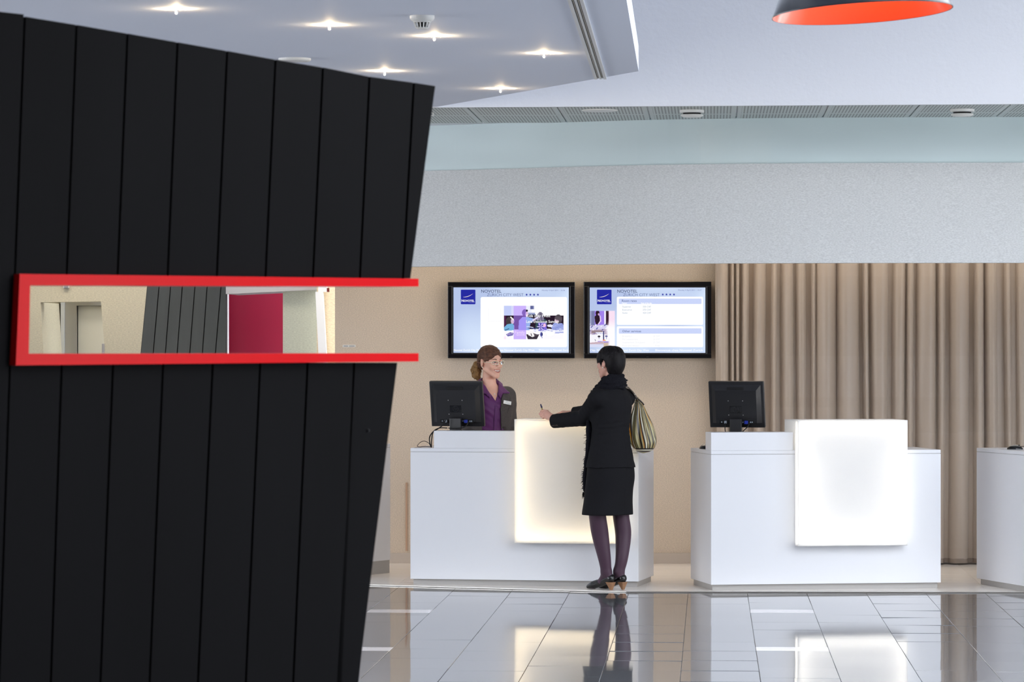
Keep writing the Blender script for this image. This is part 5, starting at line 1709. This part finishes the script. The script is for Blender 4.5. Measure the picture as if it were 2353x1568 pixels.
# neck opening
S_.cone((0, .018, 1.40), (0, .020, 1.50), .0545, .056, 0, 'sub')
S_.build('shirt', M['shirt_purple'], rcp)
def front_y(x, z, grow):
    p = np.array(torso)
    rx = np.interp(z, p[:, 0], p[:, 1]) + grow; ry = np.interp(z, p[:, 0], p[:, 2]) + grow; cy = np.interp(z, p[:, 0], p[:, 4])
    return cy - ry * max(0.02, 1 - min(1, abs(x / rx)) ** 2.2) ** (1 / 2.2)
def patch(poly, grow, th, sub=5):
    """a flat cloth piece (x, z outline) laid over the chest and given thickness"""
    bm = bmesh.new()
    vs = [bm.verts.new((x, 0, z)) for x, z in poly]
    bm.faces.new(vs)
    bmesh.ops.triangulate(bm, faces=list(bm.faces))
    bmesh.ops.subdivide_edges(bm, edges=list(bm.edges), cuts=sub, use_grid_fill=True)
    for v in bm.verts: v.co.y = front_y(v.co.x, v.co.z, grow)
    bm.verts.index_update()
    n = len(bm.verts)
    f0 = [tuple(v.index for v in f.verts) for f in bm.faces]
    be = [tuple(v.index for v in e.verts) for e in bm.edges if len(e.link_faces) == 1]
    vs = [v.co.copy() for v in bm.verts]
    bm.free()
    mb = MB()
    mb.add(vs + [v + Vector((0, -th, 0)) for v in vs], f0 + [tuple(i + n for i in reversed(f)) for f in f0] + [(a, b, b + n, a + n) for a, b in be])
    return mb
# shirt placket, collar
patch([(-.010, .95), (.016, .95), (.016, 1.30), (.004, VZ), (-.004, 1.315), (-.010, 1.30)], .0005, .0018).build('placket', M['shirt_purple'], rcp, local=True, smooth=True)
for z in (1.03, 1.10, 1.17, 1.24):
    MB().lathe([(0, .0022), (.0045, .0018), (.005, 0)], Matrix.Translation((.003, front_y(.003, z, .0025), z)) @ Matrix.Rotation(math.pi / 2, 4, 'X'), 12).build('shirt_button', M['shirt_purple'], rcp, local=True)
Cl = SDF((-.18, -.20, 1.25), (.18, .12, 1.52), .0028)
for s in (1, -1):
    # stand round the neck folding over into a wide wing
    neck = [(s * .0, .075, 1.478), (s * .040, .068, 1.478), (s * .064, .036, 1.472), (s * .070, .000, 1.455), (s * .064, -.030, 1.430), (s * .050, -.062, 1.398), (s * .034, -.098, 1.355)]
    for j in range(len(neck) - 1):
        a, b = Vector(neck[j]), Vector(neck[j + 1])
        for q in np.linspace(0, 1, 16):
            c = a.lerp(b, q)
            t_ = (j + q) / (len(neck) - 1)
            out = Vector((c.x, c.y - .015, 0)).normalized()
            wd = .030 + .022 * max(0, t_ - .4) if t_ < .92 else .030
            Cl.cone(c, c + out * wd * .75 + Vector((0, 0, -wd * .62)), .0042, .0036, .004)
    for q in np.linspace(0, 1, 16):
        c = Vector((s * .066, -.022, 1.440)).lerp(Vector((s * .040, -.086, 1.368)), q)
        Cl.cone(c, (s * .116, -.098 + .006 * (1 - q), 1.372), .0048, .0040, .003)
Cl.build('shirt_collar', M['shirt_purple'], rcp)
# jacket worn open
J = SDF((-.33, -.26, .80), (.33, .22, 1.47), .0042)
J.loft(torso, 0, grow=.013)
for i, s in enumerate((1, -1)):
    J.cone((s * .05, .014, 1.375), shR[i], .050, .056, .03)
    J.cone(shR[i], shR[i] + Vector((s * .012, .004, -.06)), .056, .058, .02)
    J.cone(shR[i], elR[i], .058, .052, .03)
    J.cone(elR[i], wrR[i], .051, .042, .015)
    open_cuff(J, elR[i], elR[i].lerp(wrR[i], .9), .034)
X_, Y_, Z_ = J.grid((slice(None),) * 3)
w2 = np.interp(Z_, [.80, 1.09, 1.25, 1.33, 1.40, 1.44], [.075, .050, .032, .052, .088, .10])
w1 = np.interp(Z_, [.80, 1.09, 1.25, 1.33, 1.40, 1.44], [.12, .098, .088, .088, .095, .10])
J.f = np.maximum(J.f, -np.maximum(np.maximum(X_ - w2, -w1 - X_), Y_ + .02 + 0 * Z_)).astype(np.float32)
J.cone((0, .018, 1.36), (0, .020, 1.50), .074, .078, .006, 'sub')
J.ripple(wrinkle(.0010, 5))
for ed_ in ([(.070, 1.415), (.112, 1.392), (.106, 1.356), (.126, 1.340), (.098, 1.26), (.078, 1.18), (.058, 1.10)], [(-.100, 1.40), (-.120, 1.392), (-.116, 1.356), (-.134, 1.340), (-.12, 1.26), (-.106, 1.10)]):
    for (xa_, za_), (xb_, zb_) in zip(ed_[:-1], ed_[1:]):
        for q0, q1 in zip(np.linspace(0, 1, 7)[:-1], np.linspace(0, 1, 7)[1:]):
            A_ = [(xa_ + (xb_ - xa_) * q, za_ + (zb_ - za_) * q) for q in (q0, q1)]
            J.cone(*[(x, front_y(x, z, .0145), z) for x, z in A_], .0034, .0034, .002, 'sub')
J.build('jacket', M['jacket_grey'], rcp)
patch([(.108, 1.262), (.150, 1.272), (.150, 1.262), (.108, 1.252)], .0195, .003, 7).build('breast_pocket', M['jacket_grey'], rcp, local=True, smooth=False)
# name badge
bx = .086
bz = 1.300
by = front_y(bx, bz, .026)
Mb = Matrix.Translation((bx, by - .006, bz)) @ Euler((0, math.radians(9), math.radians(20))).to_matrix().to_4x4()
nb = MB().bbox(-.037, .037, -.002, .002, -.013, .013, r=.001, M=Mb).build('name_badge', M['white_plastic'], rcp, local=True)
ln_ = MB()
ln_.box(-.012, .000, -.0024, -.002, .006, .0085, M=Mb).box(-.014, -.013, -.0024, -.002, -.009, .004, M=Mb).box(-.002, .026, -.0024, -.002, -.006, -.004, M=Mb)
lt = ln_.build('lettering', M['port_grey'], nb, local=True); lt['kind'] = 'stuff'
# necklace
nk = [Vector((.004 + .056 * math.cos(q), .016 - .066 * math.sin(q) * (1.0 + .36 * math.sin(q)), 1.428 - .062 * max(0, math.sin(q)) ** 1.4)) for q in np.linspace(-.4, math.pi + .4, 26)]
MB().tube(nk, .0011, 5).build('necklace', M['chain'], rcp, local=True, smooth=True)
pm_ = min(nk, key=lambda p: p.y)
sphere(MB(), (pm_.x, pm_.y - .004, pm_.z - .004), .0058).build('pendant', M['pearl'], rcp, local=True, smooth=True)
# trousers and shoes (behind the desk)
Tr = SDF((-.24, -.20, .03), (.24, .20, .98), .006)
Tr.loft([(.78, .186, .142, 0, 0), (.88, .190, .144, 0, 0), (.97, .170, .130, 0, 0)], 0, grow=.004)
for s in (1, -1):
    Tr.cone((s * .088, 0, .84), (s * .085, -.005, .48), .098, .074, .03)
    Tr.cone((s * .085, -.005, .48), (s * .082, .008, .05), .074, .070, .02)
Tr.cut((0, 0, .05), (0, 0, -1))
Tr.build('trousers', M['trousers'], rcp)
for s in (1, -1):
    Sh = SDF((-.16, -.20, 0), (.16, .10, .12), .004)
    Sh.chain([(s * .080, .028, .046), (s * .083, -.06, .040), (s * .088, -.140, .028)], [.042, .039, .027], .02)
    Sh.cut((0, 0, .002), (0, 0, -1)); Sh.cut((0, 0, .085), (0, 0, 1))
    Sh.build('shoe', M['shoe'], rcp)

# ------------------------------------------------------------------ the customer
cst = thing('person', 'customer in black skirt suit and scarf seen from behind, holding a pen', 'person', (X(1403, 25.47), 25.47, 0), math.radians(-130))
inv = frame(cst).inverted()
def LC_(x, y, Y): return inv @ P(x, y, Y)
HC = Matrix.Translation((0, -.014, 1.601)) @ Euler((math.radians(3), 0, math.radians(-4))).to_matrix().to_4x4() @ Matrix.Scale(.905, 4)
torsoC = [(.78, .176, .138, 0, 0), (.868, .184, .146, 0, 0), (.95, .170, .134, 0, 0), (1.05, .150, .120, 0, 0), (1.13, .142, .112, 0, 0), (1.22, .152, .120, 0, 0), (1.30, .164, .124, 0, .002), (1.36, .158, .106, 0, .008), (1.405, .118, .080, 0, .014), (1.44, .066, .060, 0, .018), (1.48, .052, .054, 0, .018)]
shC = [Vector((s * .160, .012, 1.355)) for s in (1, -1)]
elC = [LC_(1341, 961, 25.52), LC_(1388, 943, 25.775)]
wrC = [LC_(1271, 968.5, 25.675), LC_(1318, 949.5, 25.90)]
hwC = [LC_(1268, 960, 25.705), LC_(1312, 952, 25.92)]
knee = [LC_(1373, 1186, 25.42), LC_(1427, 1186, 25.52)]
calf = [LC_(1379, 1228, 25.45), LC_(1432, 1228, 25.53)]
low = [LC_(1389, 1284, 25.46), LC_(1428.5, 1284, 25.50)]
ank = [LC_(1393, 1313, 25.475), LC_(1422, 1313, 25.505)]
heel_ = [LC_(1403, 1331, 25.465), LC_(1430, 1331, 25.495)]
midf = [LC_(1384, 1338, 25.535), LC_(1411, 1338, 25.565)]
ball = [LC_(1364, 1346, 25.60), LC_(1392, 1346, 25.63)]
toe = [LC_(1353.5, 1349.5, 25.635), LC_(1382, 1349.5, 25.665)]
lo = np.array([min(p[i] for p in elC + wrC + hwC + toe + [LC_(1238, 950, 25.78), LC_(1265, 965, 25.97)]) for i in range(3)]) - .06
hi = np.array([max(p[i] for p in elC + wrC + hwC + toe + [LC_(1238, 950, 25.78), LC_(1265, 965, 25.97)]) for i in range(3)]) + .06
lo = np.minimum(lo, (-.25, -.2, 0)); hi = np.maximum(hi, (.25, .2, 1.76)); lo[2] = 0.0
B_ = SDF(lo, hi, .0038)
B_.loft(torsoC, 0, grow=-.014)
B_.cone((0, .020, 1.53), (0, .020, 1.40), .046, .052, .03)
for i, s in enumerate((1, -1)):
    B_.cone((s * .05, .014, 1.385), shC[i], .036, .042, .03)
    B_.cone(shC[i], elC[i], .043, .033, .02)
    B_.cone(elC[i], hwC[i], .033, .024, .015)
    B_.cone((s * .080, 0, .84), knee[i] + Vector((0, 0, .09)), .074, .060, .02)
    r_ = (.0600, .0625, .044, .0375) if i == 0 else (.0575, .0590, .043, .0385)
    lg = curve_pts([knee[i] + Vector((0, 0, .10)), knee[i], calf[i], low[i], ank[i]], 8)
    rr_ = np.interp(np.arange(len(lg)), [0, 8, 16, 24, 32], [r_[0] + .006] + list(r_))
    rr_ = list(np.convolve(np.pad(rr_, 3, mode='edge'), np.ones(7) / 7, mode='valid'))
    B_.chain(lg, rr_, 0)
    B_.chain([ank[i], heel_[i]], [.032, .026], .015)
    B_.chain([ank[i], midf[i] + Vector((0, 0, .004)), ball[i], toe[i]], [.031, .026, .021, .014], .02)
# left hand closed round the pen
kL = [LC_(1256.5, 946, 25.748), LC_(1254.5, 950.5, 25.738), LC_(1254.5, 955.5, 25.732), LC_(1256, 960, 25.728)]
tL = [[LC_(1248.5, 943.5, 25.775), LC_(1243.5, 945.5, 25.786), LC_(1243, 949, 25.778)],
      [LC_(1246, 949, 25.766), LC_(1240.5, 951.5, 25.776), LC_(1243, 954.5, 25.768)],
      [LC_(1247, 954.5, 25.758), LC_(1243, 957, 25.764), LC_(1247, 959, 25.760)],
      [LC_(1249.5, 959, 25.748), LC_(1246.5, 960.8, 25.752), LC_(1250, 962, 25.75)]]
thL = [LC_(1266, 953.5, 25.735), LC_(1258, 946, 25.768), LC_(1251, 944.5, 25.788), LC_(1246, 947, 25.792)]
hand_prims(B_, hwC[0], kL, tL, thL, .0165, .0078)
kR = [LC_(1293, 947.5, 25.955), LC_(1292, 948, 25.935), LC_(1293, 950, 25.915), LC_(1295, 952, 25.897)]
tR = [[LC_(1284, 951, 25.972), LC_(1277, 955.5, 25.975), LC_(1272, 960, 25.972)],
      [LC_(1282, 951.5, 25.945), LC_(1274, 956, 25.947), LC_(1269, 960.5, 25.945)],
      [LC_(1283, 953, 25.917), LC_(1276, 957, 25.917), LC_(1272, 961, 25.915)],
      [LC_(1287, 955, 25.893), LC_(1281, 958.5, 25.892), LC_(1277, 961, 25.89)]]
thR = [LC_(1305, 953, 25.945), LC_(1296, 955, 25.975), LC_(1288, 958, 25.99), LC_(1282, 960.5, 25.992)]
hand_prims(B_, hwC[1], kR, tR, thR, .015, .0078)
head_prims(B_, HC, False)
HiC = np.array(HC.inverted())
def pickC(c):
    h = c @ HiC[:3, :3].T + HiC[:3, 3]
    out = np.zeros(len(c))
    out[c[:, 2] < .62] = 1
    out[(np.abs(h[:, 0]) < .026) & (h[:, 1] < -.086) & (h[:, 2] < -.050) & (h[:, 2] > -.072)] = 2
    return out
B_.build('body', [M['skin_b'], M['tights'], M['lips']], cst, pickC)
for s in (1, -1):
    e_ = on_head(sphere(MB(), (s * .031, -.0825, .0050), .0118), 'eye', M['eye_white'], HC, cst)
    on_head(sphere(MB(), (s * .031, -.0900, .0050), .0052, sc=(1, .8, 1)), 'iris', M['iris'], HC, e_)
    on_head(MB().tube([Vector((s * (.014 + .036 * q), -.0955 + .017 * q * q, .0245 + .006 * math.sin(q * 2.4))) for q in np.linspace(0, 1, 7)], .0022, 6), 'eyebrow', M['hair_black'], HC, cst)
    on_head(sphere(MB(), (s * .0770, .002, -.036), .0052), 'earring', M['pearl'], HC, cst)
# short black hair with a fringe
Ha = SDF((-.17, -.17, 1.44), (.17, .20, 1.77), .0026)
Ha.M = HC; Ha.sc = .905
Ha.ell((0, .022, .044), (.0965, .118, .0925), 0)
Ha.ell((0, .070, .005), (.080, .070, .080), .03)
Ha.ell((0, .058, -.046), (.063, .056, .066), .05)
Ha.box((-.2, -.25, -.25), (.2, -.044, .010), .012)
for s in (-1, 1):
    Ha.box((s * .09 - .05, -.080, -.25), (s * .09 + .05, .026, -.010), .012)
    Ha.ell((s * .086, .012, -.006), (.024, .024, .036), .008, 'sub')
    Ha.cone((s * .076, -.022, .020), (s * .071, -.018, -.028), .009, .002, .010)
    Ha.box((s * .10 - .036, .018, -.25), (s * .10 + .036, .050, -.040), .012)
Ha.box((-.2, -.2, -.3), (.2, .3, -.094), .006)
Ha.cone((-.006, -.02, .142), (-.004, .07, .132), .006, .007, .014, 'sub')
# combed strands: fine ridges running down from the crown
rr = np.random.default_rng(4)
for k in range(230):
    q = rr.uniform(-math.pi, math.pi); el_ = rr.uniform(-.55, 1.25)
    d0 = Vector((math.sin(q) * math.cos(el_), math.cos(q) * math.cos(el_), math.sin(el_)))
    if d0.y < -.25 and el_ < .32: continue
    if d0.y < .42 and abs(d0.x) > .45 and el_ < .12: continue
    sw = rr.normal(0, .35)
    pts = []
    for n in range(4):
        e2 = el_ - .16 * n
        q2 = q + sw * .10 * n
        d1 = Vector((math.sin(q2) * math.cos(e2), math.cos(q2) * math.cos(e2), math.sin(e2)))
        z_ = .044 + d1.z * (.0905 if d1.z > 0 else .118)
        kx = 1.0 if d1.z > 0 else 1.0 - .34 * (-d1.z) ** 1.2
        pts.append(Vector((d1.x * .0935 * kx, .026 + d1.y * .1135 * kx, z_)))
    if pts[-1].z < -.092: continue
    Ha.chain(pts, [.0045, .0055, .0045, .0018], .004)
for k in range(16):                                     # points of the fringe
    q = math.radians(-66 + k * 8.8)
    p0 = Vector((.090 * math.sin(q), .022 - .112 * math.cos(q), .044))
    Ha.cone(p0, p0 + Vector((.007, -.001, -.030 - .006 * (k % 3))), .010, .003, .008)
for k in range(13):                                     # nape
    q = math.radians(-60 + k * 10)
    p0 = Vector((.054 * math.sin(q), .058 + .048 * math.cos(q), -.076))
    p0 = Vector((.047 * math.sin(q), .056 + .041 * math.cos(q), -.080))
    Ha.cone(p0, p0 + Vector((rr.normal(0, .002), -.004, -.016 - .004 * (k % 3))), .009, .003, .012)
Ha.M = Matrix.Identity(4); Ha.sc = 1
Ha.build('hair', M['hair_black'], cst)
# jacket
jl, jh = lo.copy(), hi.copy(); jl[2], jh[2] = .84, 1.47
J = SDF(jl, jh, .0042)
J.loft([(.862, .190, .150, 0, 0)] + torsoC[2:], 0, grow=.004)
for i, s in enumerate((1, -1)):
    J.cone((s * .05, .014, 1.372), shC[i], .050, .057, .03)
    J.cone(shC[i], elC[i], .062, .057, .03)
    J.cone(elC[i], wrC[i], .057, .050 if i == 0 else .042, .015)
    open_cuff(J, elC[i], wrC[i], .040 if i == 0 else .034)
J.cut((0, 0, .866), (0, 0, -1))
J.cone((0, .018, 1.38), (0, .020, 1.50), .062, .066, .006, 'sub')
J.ripple(wrinkle(.0009, 9))
# creases from the arm across the back, centre seam
J.ripple(lambda x, y, z: np.where(y > .0, .0016 * np.exp(-((z - 1.14) / .07) ** 2) * np.sin(170 * z + 26 * x), 0) + np.where((y > .05), .0022 * np.exp(-(x / .0035) ** 2), 0))
J.build('jacket', M['suit_black'], cst)
for k in range(4):
    p = elC[0].lerp(wrC[0], .78 + .055 * k)
    ax = (wrC[0] - elC[0]).normalized()
    vw = (inv.to_3x3() @ Vector((.05, -.86, -.50))).normalized()
    vw = (vw - ax * vw.dot(ax)).normalized()
    MB().lathe([(0, .003), (.0055, .0025), (.006, 0)], Matrix.Translation(p + vw * .0505) @ vw.to_track_quat('Z', 'Y').to_matrix().to_4x4(), 12).build('cuff_button', mat('horn_button', rgb(58, 48, 42), .3) if k == 0 else bpy.data.materials['horn_button'], cst, local=True)
# skirt
Sk = SDF((-.25, -.22, .49), (.25, .22, .93), .0042)
Sk.loft([(.50, .203, .148, .010, -.020), (.535, .202, .148, .010, -.020), (.62, .190, .145, .008, -.015), (.70, .184, .144, .004, -.010), (.80, .183, .146, 0, 0), (.90, .176, .138, 0, 0)], 0, e=2.4)
Sk.cut((0, 0, .532), (0, 0, -1))
Sk.ripple(lambda x, y, z: np.where(y > .03, .0022 * np.exp(-((x - .004 + .02 * (z - .9)) / .0035) ** 2), 0) + .0014 * np.sin(30 * x + 9 * z) * np.sin(11 * z))
Sk.build('skirt', M['suit_black'], cst)
# scarf: loops round the neck and an end hanging down the front
Sc = SDF((-.19, -.26, .66), (.24, .18, 1.56), .0042)
def ring(z, mx, my, r, tilt, roll_, cy=.012, k=.008, ph=0):
    pts = []
    for q in np.linspace(0, 2 * math.pi, 25):
        x, y = mx * math.cos(q), my * math.sin(q)
        wob = .006 * math.sin(3 * q + ph)
        pts.append((x, cy + y, z + tilt * y + roll_ * x + wob))
    for a, b in zip(pts[:-1], pts[1:]): Sc.cone(a, b, r, r, k)
ring(1.500, .058, .060, .016, .20, -.10, ph=0)
ring(1.482, .070, .072, .017, .26, -.16, ph=1.2)
ring(1.464, .080, .080, .018, .18, -.05, ph=2.4)
ring(1.446, .086, .084, .018, .10, -.20, ph=3.3)
ring(1.430, .088, .080, .016, .02, .06, ph=4.5)
Sc.cone((-.070, .060, 1.475), (-.118, .055, 1.478), .014, .006, .010)
Sc.cone((-.080, .045, 1.452), (-.126, .040, 1.446), .018, .010, .012)
tail = [(.045, -.080, 1.42), (.066, -.120, 1.35), (.076, -.128, 1.25), (.084, -.118, 1.12), (.082, -.122, 1.0), (.080, -.140, .90), (.078, -.152, .80), (.076, -.156, .715)]
for a, b in zip(tail[:-1], tail[1:]):
    a, b = Vector(a), Vector(b)
    n_ = max(2, int((b - a).length / .02))
    for q in np.linspace(0, 1, n_):
        c = a.lerp(b, q)
        Sc.ell(c, (.050, .017, .034), .012, rot=(0, 0, math.radians(18)))
Sc.ell((.135, -.010, 1.408), (.045, .040, .012), .010, rot=(0, math.radians(20), 0))
Sc.ell((.090, -.030, 1.418), (.050, .040, .016), .012)
Sc.ripple(lambda x, y, z: np.where(z > 1.39, .0020 * np.sin(260 * z + 60 * x + 40 * y), .0026 * np.sin(150 * x + 120 * y + 8 * np.sin(9 * z))))
Sc.build('scarf', M['scarf'], cst)
fr_ = MB()
rr = np.random.default_rng(21)
def spike(p, d, l, r):
    d = Vector(d).normalized(); u = d.orthogonal().normalized(); v = d.cross(u)
    p = Vector(p)
    q = p + d * l * .55 + Vector((rr.normal(0, .002), rr.normal(0, .002), rr.normal(0, .002)))
    e = p + d * l + Vector((rr.normal(0, .004), rr.normal(0, .004), -abs(rr.normal(0, .004))))
    vs = [p + u * r, p - u * r * .5 + v * r * .8, p - u * r * .5 - v * r * .8, q + u * r * .7, q - u * r * .35 + v * r * .56, q - u * r * .35 - v * r * .56, e]
    fr_.add(vs, [(0, 1, 4, 3), (1, 2, 5, 4), (2, 0, 3, 5), (3, 4, 6), (4, 5, 6), (5, 3, 6)])
tw = [Vector(t) for t in tail]
for k in range(150):
    j = rr.integers(0, len(tw) - 1)
    c = tw[j].lerp(tw[j + 1], rr.random())
    a = math.radians(18)
    side = 1 if rr.random() < .55 else -1
    e = c + Vector((math.cos(a), math.sin(a), 0)) * .046 * side + Vector((0, -.010, 0))
    spike(e, (side * .5, -.75, -.5 + rr.normal(0, .4)), rr.uniform(.012, .026), .0026)
for k in range(40):
    spike((.076 + rr.uniform(-.045, .045), -.158, .690), (rr.normal(0, .2), -.2, -1), rr.uniform(.03, .055), .0028)
for k in range(46):
    q = rr.uniform(-2.4, .9)
    spike((.135 + .040 * math.cos(q), -.010 + .034 * math.sin(q), 1.402), (math.cos(q) * .6, math.sin(q) * .6, .35 + rr.normal(0, .4)), rr.uniform(.010, .022), .0024)
for k in range(8):
    spike((-.112 + rr.uniform(-.01, .004), .052, 1.477), (-1, .0, rr.normal(.2, .3)), .012, .0024)
fo = fr_.build('scarf_fringe', M['scarf'], cst, local=True); fo['kind'] = 'stuff'
# shoes
for i in (0, 1):
    lo_ = np.minimum(np.array(heel_[i]), np.array(toe[i])) - .06; hi_ = np.maximum(np.array(heel_[i]), np.array(toe[i])) + .06
    lo_[2], hi_[2] = -.002, .14
    Sh = SDF(lo_, hi_, .0026)
    hb = heel_[i] + Vector((0, 0, .004))
    sp_ = curve_pts([hb, midf[i] + Vector((0, 0, .0)), ball[i] + Vector((0, 0, .004)), toe[i] + Vector((0, 0, .003))], 8)
    Sh.chain(sp_, list(np.interp(np.arange(len(sp_)), [0, 8, 16, 24], [.032, .029, .0285, .0190])), 0)
    fw = (toe[i] - heel_[i]); fw.z = 0; fw.normalize()
    up_ = Vector((0, 0, 1))
    # flat sole that rises to the heel, open top
    Sh.cut(heel_[i] + Vector((0, 0, -.020)), Vector((0, 0, -1)) - fw * 0.30) if False else None
    t0 = heel_[i] + fw * .02
    Sh.M = Matrix.Translation(midf[i] + Vector((0, 0, .052)) - fw * .012) @ fw.to_track_quat('Y', 'Z').to_matrix().to_4x4()
    Sh.ell((0, 0, 0), (.034, .075, .040), .006, 'sub', rot=(math.radians(-12), 0, 0))
    Sh.M = Matrix.Identity(4)
    Sh.cut((0, 0, .0015), (0, 0, -1))
    so = Sh.build('shoe', M['shoe'], cst)
    # stacked heel
    c0 = heel_[i] + Vector((0, 0, 0)); c0.z = .052
    sd = Vector((-fw.y, fw.x, 0))
    hb_ = MB()
    vs = []
    for z, a0, a1, wd in ((.056, -.028, .030, .024), (.030, -.022, .014, .016), (0.001, -.014, .000, .0075)):
        for (f_, s_) in ((a0, -1), (a0 - .004, 0), (a0, 1), (a1, 1), (a1, -1)):
            vs.append(Vector((c0.x, c0.y, z)) + fw * f_ + sd * (wd * s_))
    fs = []
    for l in (0, 5):
        fs += [(l + k, l + (k + 1) % 5, l + 5 + (k + 1) % 5, l + 5 + k) for k in range(5)]
    hb_.add(vs, fs + [(4, 3, 2, 1, 0), (10, 11, 12, 13, 14)])
    hb_.build('heel', M['heel'], so, local=True)

# ------------------------------------------------------------------ what she carries
pn = thing('pen', 'gold pen with a dark blue end held up in the customer\'s hand', 'pen', P(1246, 945, 25.778))
pa, pb = P(1250.5, 957, 25.775), P(1242.3, 929, 25.775)
dpn = (pb - pa)
MB().tube([pa, pa + dpn * .70], .0042, 10).build('barrel', mat('gold_metal', rgb(176, 160, 96), .3, metal=.7), pn, smooth=True)
MB().tube([pa + dpn * .70, pa + dpn * .9, pb], [.0052, .0052, .0042], 10).build('cap', mat('navy_plastic', rgb(24, 22, 78), .3), pn, smooth=True)
MB().tube([pa + dpn * .72 + Vector((.007, -.002, 0)), pb + Vector((.006, -.002, -.006)), pb + Vector((.002, -.001, -.002))], .0014, 6).build('clip', M['silver'], pn)

bag = thing('handbag', 'slouchy gold, cream and brown striped handbag on the customer\'s shoulder', 'bag', P(1478, 1000, 25.62))
rows = [(913, 1462, 1467, .012), (918, 1460.5, 1470, .020), (928, 1458, 1477, .030), (942, 1455, 1484, .040), (958, 1450, 1491, .050), (975, 1446.5, 1498.5, .058), (992, 1444.5, 1504, .064), (1007, 1445, 1507.5, .066), (1019, 1448, 1508.5, .064), (1029, 1453, 1505, .056), (1036, 1460, 1498, .042), (1040.5, 1467, 1489, .024), (1042, 1476, 1480, .006)]
NS = 120
ys = np.array([r[0] for r in rows], float)
yy = np.linspace(ys[0], ys[-1], 44)
xl = np.interp(yy, ys, [r[1] for r in rows]); xr = np.interp(yy, ys, [r[2] for r in rows]); dp = np.interp(yy, ys, [r[3] for r in rows])
YBg = 25.625
vs, fs = [], []
for j, y in enumerate(yy):
    t = j / (len(yy) - 1)
    c = P((xl[j] + xr[j]) / 2, y, YBg)
    rx = (xr[j] - xl[j]) / 2 / F * YBg
    for k in range(NS):
        q = 2 * math.pi * k / NS + .16 * math.sin(2.6 * t + 1.3 * math.sin(6.283 * k / NS)) * t
        fold = 1 + (.085 * math.sin(9 * q + 2.4 * t) + .050 * math.sin(17 * q + 2 + 4 * t)) * math.sin(math.pi * min(1, t * 1.15)) ** .7
        vs.append((c.x + rx * math.cos(q) * fold, c.y + dp[j] * math.sin(q) * fold, c.z))
for j in range(len(yy) - 1):
    for k in range(NS):
        fs.append((j * NS + k, j * NS + (k + 1) % NS, (j + 1) * NS + (k + 1) % NS, (j + 1) * NS + k))
mb = MB().add(vs, fs + [tuple(range(NS - 1, -1, -1)), tuple((len(yy) - 1) * NS + k for k in range(NS))])
bm_t = mat('striped_satin', rgb(190, 180, 140), 0.32, spec=0.5)
def stripes(m):
    nt = m.node_tree; b = nt.nodes['Principled BSDF']
    a = nt.nodes.new('ShaderNodeVertexColor'); a.layer_name = 'Col'
    nt.links.new(a.outputs[0], b.inputs['Base Color'])
stripes(bm_t)
bo = mb.build('bag_body', bm_t, bag, smooth=True, fix=False)
pal = [rgb(186, 178, 136), rgb(132, 118, 74), rgb(36, 28, 26), rgb(172, 162, 116), rgb(200, 128, 34), rgb(42, 34, 30), rgb(222, 218, 196), rgb(98, 84, 54), rgb(150, 138, 94), rgb(38, 30, 34)]
wds = [4, 3, 3, 4, 1, 3, 3, 3, 4, 3]
seq = []
rr = np.random.default_rng(8)
while len(seq) < NS:
    for c_, w_ in zip(pal, wds):
        seq += [c_] * max(1, int(round(w_ * rr.uniform(.5, 1.1) * .8)))
ca = bo.data.color_attributes.new('Col', 'FLOAT_COLOR', 'CORNER')
buf = np.ones((len(bo.data.loops), 4), np.float32)
li = 0
for pl in bo.data.polygons:
    k = pl.vertices[0] % NS; j = pl.vertices[0] // NS
    col = seq[k % NS] if len(pl.vertices) == 4 else seq[0]
    if j > 38 and len(pl.vertices) == 4: col = seq[(j * 7 + 11) % NS]
    buf[pl.loop_start:pl.loop_start + pl.loop_total] = col
ca.data.foreach_set('color', buf.ravel())
M['bag_leather'] = mat('dark_brown_leather', rgb(40, 36, 38), .35)
def strap(pts, wd, th, name):
    pts = curve_pts(pts, 6)
    mb = MB(); vs = []
    n = len(pts)
    for i in range(n):
        t = (pts[min(i + 1, n - 1)] - pts[max(i - 1, 0)]).normalized()
        sd = Vector((.30, .95, 0)); sd = (sd - t * sd.dot(t)).normalized(); u = t.cross(sd)
        for a, b in ((-1, -1), (1, -1), (1, 1), (-1, 1)): vs.append(pts[i] + sd * wd * a + u * th * b)
    fs = [(4 * i + k, 4 * i + (k + 1) % 4, 4 * i + 4 + (k + 1) % 4, 4 * i + 4 + k) for i in range(n - 1) for k in range(4)]
    mb.add(vs, fs + [(0, 1, 2, 3), tuple(4 * (n - 1) + k for k in (3, 2, 1, 0))])
    return mb.build(name, M['bag_leather'], bag)
strap([P(1434, 889.5, 25.70), P(1438, 888.5, 25.60), P(1444, 891, 25.54), P(1452, 899, 25.53), P(1459, 909, 25.56), P(1464, 917, 25.60)], .011, .002, 'strap')
strap([P(1434, 889.5, 25.70), P(1445, 896, 25.74), P(1456, 908, 25.72), P(1463, 918, 25.66)], .011, .002, 'strap')
rc = P(1460.5, 920, 25.585)
MB().tube([rc + Vector((.019 * math.cos(q), .004 * math.sin(q), .019 * math.sin(q))) for q in np.linspace(0, 6.283, 20, endpoint=False)], .0028, 8, closed=True).build('ring', M['bag_leather'], bag, smooth=True)
sphere(MB(), P(1458.5, 907, 25.535), .0045).build('rivet', M['steel'], bag, smooth=True)
strap([P(1468, 918, 25.58), P(1476, 926, 25.575), P(1480, 931, 25.575)], .008, .003, 'tab')
